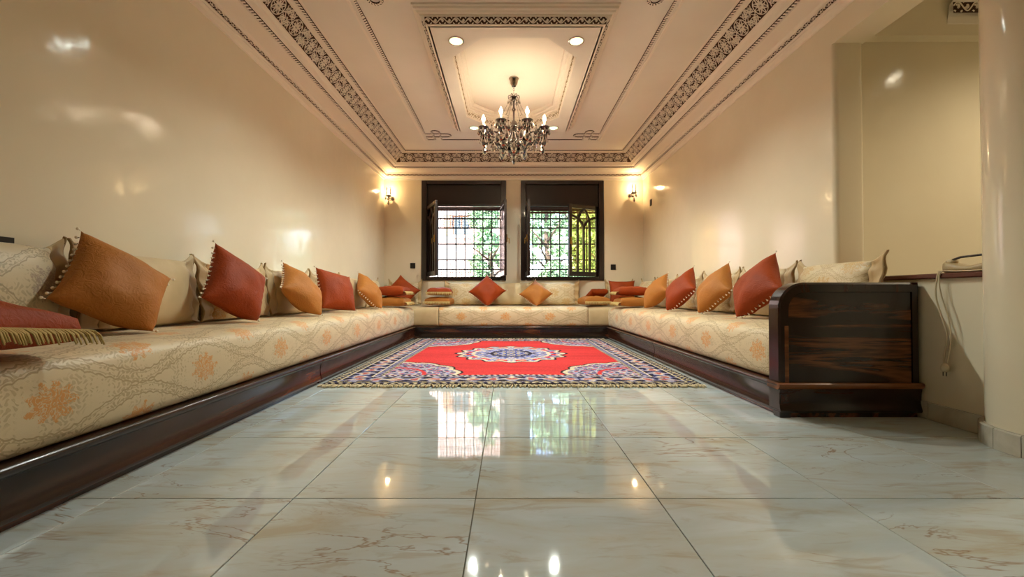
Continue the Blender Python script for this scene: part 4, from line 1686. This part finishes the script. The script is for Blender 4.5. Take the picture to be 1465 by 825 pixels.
DX0, DX1, DY0, DY1 = -.452, .578, 3.635, 5.545
downlight(DX0, DY0, TZ, 'round recessed ceiling lamp on the entrance side of the octagon, bare-wall side')
downlight(DX1, DY0, TZ, 'round recessed ceiling lamp on the entrance side of the octagon, armrest side')
downlight(DX0, DY1, TZ, 'round recessed ceiling lamp on the window side of the octagon, bare-wall side')
downlight(DX1, DY1, TZ, 'round recessed ceiling lamp on the window side of the octagon, armrest side')
# the side room's lamp: out of the picture, mirrored as the highlight on the wall beside the pillar
downlight(4.0, 1.8, ZC, 'round recessed lamp in the ceiling of the side room', 92, col=(1.0, .86, .62), sfx='_offscreen')


# ------------------------------------------------------------------ wall sconces
def sconce(x, z, label, side):
    r = empty('wall_sconce', (x, YB, z))
    tag(r, label, 'sconce', 'wall sconces flanking the windows')
    m = MB().lathe([(.035, 0), (.035, .008), (.022, .016), (.010, .022), (.001, .023)][::-1], (x + side * .04, YB, z), 16, 'y')
    m.v = [(a, YB - (b - YB), c) for a, b, c in m.v]
    smooth_by_angle(m.build('backplate', 'chrome', r), 40)
    yo = YB - .10
    m = MB().tube([(x + side * .04, YB - .02, z), (x + side * .035, YB - .05, z - .035), (x + side * .015, yo + .01, z - .045), (x, yo, z - .02), (x, yo, z + .01)], .006, 7)
    m.build('arm', 'smoke_glass_arm', r, True)
    m = MB().lathe([(.008, z + .004), (.030, z + .010), (.050, z + .022), (.052, z + .026), (.044, z + .024), (.010, z + .014)], (x, yo, 0), 14)
    smooth_by_angle(m.build('drip_pan', 'smoke_glass_arm', r), 60)
    m = MB().lathe([(.034, z + .026), (.036, z + .03), (.036, z + .17), (.034, z + .17)], (x, yo, 0), 20)
    m.f = m.f[:-2]
    smooth_by_angle(m.build('glass_shade', 'lamp_glass', r), 60)
    MB().lathe([(.010, z + .02), (.010, z + .06), (.008, z + .062)], (x, yo, 0), 10).build('candle_sleeve', 'cream_plastic', r, True)
    MB().lathe([(.006, z + .060), (.012, z + .075), (.016, z + .098), (.013, z + .118), (.005, z + .142), (.001, z + .152)], (x, yo, 0), 10).build('bulb', 'bulb_glow', r, True)
    m = MB()
    m.ball((x + side * .045, YB - .055, z - .012), .030, 9, 6)
    for q in range(4):
        b = 2 * PI * q / 4 + .4
        drop(m, (x + .048 * math.cos(b), yo + .03 * math.sin(b), z + .018), .7)
    tag(m.build('crystal_drops', 'crystal_smoke', r), kind='stuff')
    m = MB()
    drop(m, (x, yo, z - .03), 1.1)
    m.build('pendant', 'crystal_smoke', r)
    light('sconce_light', 'POINT', (x, yo, z + .105), W_SCONCE, (1.0, .70, .36), r, .02)


sconce(-2.00, 2.285, 'lit crystal wall sconce beside the window with the pale house outside', 1)
sconce(2.08, 2.335, 'lit crystal wall sconce beside the yellow-glazed casement', -1)


# ------------------------------------------------------------------ sockets and small fittings
def socket(c, nrm, label, w=.082, h=.09, name='wall_socket', cat='socket'):
    c, nrm = Vector(c), Vector(nrm)
    u = Vector((0, 0, 1)).cross(nrm).normalized()
    up = Vector((0, 0, 1))
    r = empty(name, c)
    tag(r, label, cat, 'black wall fittings')
    MB().obox(c + nrm * .005, u * w / 2, up * h / 2, nrm * .005).build('plate', 'black_plastic', r)
    MB().obox(c + nrm * .0115, u * w * .32, up * h * .32, nrm * .0015).build('rocker', 'black_plastic', r)


socket((-1.615, YB, 1.155), (0, -1, 0), 'square black switch on the wall beside the left window frame')
socket((1.755, YB, 1.13), (0, -1, 0), 'square black switch on the wall beside the right window frame')
socket((XL, 1.764, .866), (1, 0, 0), 'black socket on the bare wall above the silver damask pillow')
socket((XR, 6.78, 2.13), (-1, 0, 0), 'small black sensor on the wall near the right sconce', .06, .10, 'wall_sensor', 'sensor')

# ------------------------------------------------------------------ telephone on the ledge
ZL = .782
tx, ty = XR + .055, 2.13
tel = empty('telephone', (tx, ty, ZL))
tag(tel, 'old cream corded telephone lying on the dark wooden ledge beside the pillar', 'telephone')
m = MB()
rings = []
for t in [i / 10 for i in range(11)]:
    y = ty - .13 + .26 * t
    k = .62 + .38 * math.sin(PI * min(1, max(0, t))) ** .5
    hgt = .046 + .012 * math.cos(2 * PI * t)
    rr_ = []
    for q in range(10):
        a = 2 * PI * q / 10
        rr_.append((tx + .038 * k * math.copysign(abs(math.cos(a)) ** .6, math.cos(a)), y, ZL + .002 + hgt / 2 * (1 + math.copysign(abs(math.sin(a)) ** .6, math.sin(a)))))
    rings.append(rr_)
m.loft(rings)
m.build('handset_body', 'yellowed_plastic', tel, True)
for yy in (ty + .10, ty - .095):
    MB().lathe([(.001, -.004), (.020, -.004), (.024, .004), (.020, .016), (.001, .018)], (tx, yy, ZL + .056), 12).build('ear_cup', 'cream_plastic', tel, True)
m = MB()
m.tube([(tx - .01, ty + .12, ZL + .06), (tx - .01, ty + .05, ZL + .080), (tx - .01, ty - .05, ZL + .084), (tx - .01, ty - .11, ZL + .07)], .006, 6)
m.build('antenna', 'black_plastic', tel, True)
xw = XR - .020
cord = [(tx - .03, ty + .08, ZL + .012), (tx - .06, ty + .11, ZL + .010), (xw + .008, ty + .105, ZL + .006), (xw, ty + .108, ZL - .03), (xw, ty + .115, ZL - .12), (xw, ty + .085, ZL - .23), (xw, ty + .06, ZL - .32),
        (xw, ty + .075, ZL - .42), (xw - .002, ty + .075, ZL - .47)]


def catmull(P, n_=6):
    P = [Vector(p) for p in P]
    Q = [P[0]] + P + [P[-1]]
    out = []
    for i in range(1, len(Q) - 2):
        a, b, c, d = Q[i - 1:i + 3]
        for k in range(n_):
            t = k / n_
            out.append(.5 * ((2 * b) + (c - a) * t + (2 * a - 5 * b + 4 * c - d) * t * t + (3 * b - a - 3 * c + d) * t ** 3))
    out.append(P[-1])
    return out


cd = MB().tube(catmull(cord), .0042, 6).build('cord', 'cream_plastic', tel, True)
cord2 = [(xw, ty + .062, ZL - .46), (xw, ty + .045, ZL - .36), (xw, ty + .05, ZL - .24), (xw, ty + .09, ZL - .10), (xw + .001, ty + .09, ZL + .002), (tx - .055, ty + .03, ZL + .008), (tx - .065, ty - .06, ZL + .006), (tx - .04, ty - .12, ZL + .01)]
MB().tube(catmull(cord2), .0036, 6).build('cord', 'cream_plastic', tel, True)
m = MB()
m.lathe([(.006, 0), (.012, -.008), (.017, -.018), (.017, -.038), (.010, -.045)], (xw - .004, ty + .07, ZL - .462), 10)
pg = m.build('plug', 'cream_plastic', tel, True)
m = MB()
for q in (-1, 1):
    m.tube([(xw - .004, ty + .07 + q * .008, ZL - .505), (xw - .004, ty + .07 + q * .008, ZL - .528)], .0026, 6)
m.build('pin', 'pin_metal', pg)

# ------------------------------------------------------------------ outside the windows
struct(MB().box(-14, 14, YB + .25, 30, -.5, -.3).build('ground', 'paving'))
HYP = 15.0
house = empty('neighbouring_house', (-2.4, HYP, -.3))
tag(house, 'pale rendered house across the garden seen through the left window grille', 'house')
WH = (-1.98, -1.36, 2.75, 3.45)
m = MB()
m.box(-9, WH[0], HYP, HYP + 3, -.3, 7)
m.box(WH[1], 0.6, HYP, HYP + 3, -.3, 7)
m.box(WH[0], WH[1], HYP, HYP + 3, -.3, WH[2])
m.box(WH[0], WH[1], HYP, HYP + 3, WH[3], 7)
m.build('facade', 'render_pink', house)
MB().box(-9.1, .7, HYP - .15, HYP + 3, 7, 7.15).build('parapet', 'outside_wall', house)
MB().box(-9.0, .6, HYP - .04, HYP, .3, .55).build('string_course', 'outside_wall', house)
wn = MB().box(WH[0], WH[1], HYP + .1, HYP + .16, WH[2], WH[3]).build('window', 'wood_shutter', house)
MB().box(WH[0] + .05, -1.70, HYP + .08, HYP + .1, WH[2] + .05, WH[3] - .05).build('pane', 'dark_pane', wn)
MB().box(-1.64, WH[1] - .05, HYP + .08, HYP + .1, WH[2] + .05, WH[3] - .05).build('pane', 'dark_pane', wn)
MB().box(WH[0] - .3, WH[0] - .02, HYP - .05, HYP, WH[2], WH[3]).build('shutter', 'wood_shutter', house)
MB().box(WH[0] - .05, WH[1] + .05, HYP - .1, HYP + .1, WH[2] - .1, WH[2]).build('sill', 'outside_wall', house)


def tree(x, y, h, r, label, seed, n_=2600, leaf=.10):
    rnd = random.Random(seed)
    root = empty('garden_tree', (x, y, -.3))
    tag(root, label, 'tree', 'garden trees outside the windows')
    m = MB()
    m.tube([(x, y, -.3), (x + .05, y, h * .3), (x - .03, y + .05, h * .6), (x, y, h * .85)], [.11, .09, .06, .03], 8)
    for k in range(6):
        a = rnd.uniform(0, 2 * PI)
        z = h * rnd.uniform(.3, .65)
        m.tube([(x, y, z), (x + math.cos(a) * r * .5, y + math.sin(a) * r * .5, z + r * .4), (x + math.cos(a) * r * .8, y + math.sin(a) * r * .8, z + r * .6)], [.04, .025, .01], 5)
    m.build('trunk', 'bark', root, True)
    m = MB()
    cl = [(x + r * .62 * q * math.cos(b_), y + r * .62 * q * math.sin(b_), h * rnd.uniform(.2, .95), r * rnd.uniform(.25, .36)) for q, b_ in [(math.sqrt(rnd.random()), rnd.uniform(0, 2 * PI)) for _ in range(30)]]
    for i in range(n_):
        cx, cy, cz, cr_ = rnd.choice(cl)
        d = Vector((rnd.gauss(0, 1), rnd.gauss(0, 1), rnd.gauss(0, 1)))
        d.normalize()
        p = Vector((cx, cy, cz)) + d * cr_ * rnd.uniform(.5, 1)
        u = Vector((rnd.gauss(0, 1), rnd.gauss(0, 1), rnd.gauss(0, .6))).normalized() * leaf
        w = u.cross(Vector((rnd.gauss(0, 1), rnd.gauss(0, 1), rnd.gauss(0, 1)))).normalized() * leaf * .45
        m.add([p - u, p + w, p + u, p - w], [(0, 1, 2, 3)])
    tag(m.build('foliage', 'leaf_green', root), kind='stuff')


tree(-.55, 12.6, 3.6, .8, 'leafy tree in front of the pale house', 1)
tree(1.10, 12.2, 3.9, .8, 'leafy tree seen between the two windows', 2)
tree(2.75, 12.4, 4.2, .8, 'leafy tree behind the right window grille', 3)
tree(4.4, 12.6, 4.4, .8, 'leafy tree behind the yellow-glazed casement', 4)
tree(2.6, 16.5, 5.6, 1.7, 'tall tree farthest from the windows, beside the pale house', 5, 4200, .14)
for k, (x, y) in enumerate(((-1.3, 11.6), (-.2, 11.3), (1.4, 11.2), (2.5, 11.5))):
    rnd = random.Random(40 + k)
    m = MB()
    for i in range(900):
        d = Vector((rnd.gauss(0, 1), rnd.gauss(0, 1), abs(rnd.gauss(0, 1)))).normalized()
        p = Vector((x, y, -.25)) + Vector((d.x * .55, d.y * .5, d.z * .75)) * rnd.uniform(.7, 1)
        u = Vector((rnd.gauss(0, 1), rnd.gauss(0, 1), rnd.gauss(0, .6))).normalized() * .06
        w = u.cross(Vector((rnd.gauss(0, 1), rnd.gauss(0, 1), rnd.gauss(0, 1)))).normalized() * .03
        m.add([p - u, p + w, p + u, p - w], [(0, 1, 2, 3)])
    o = m.build('garden_bush', 'leaf_green', None, origin=(x, y, -.3))
    tag(o, ['rounded green bush below the pale house, beside its tree', 'green bush at the foot of the tree before the pale house', 'green bush between the two middle garden trees', 'green bush growing below the right window grille'][k], 'bush', 'low bushes in the garden')
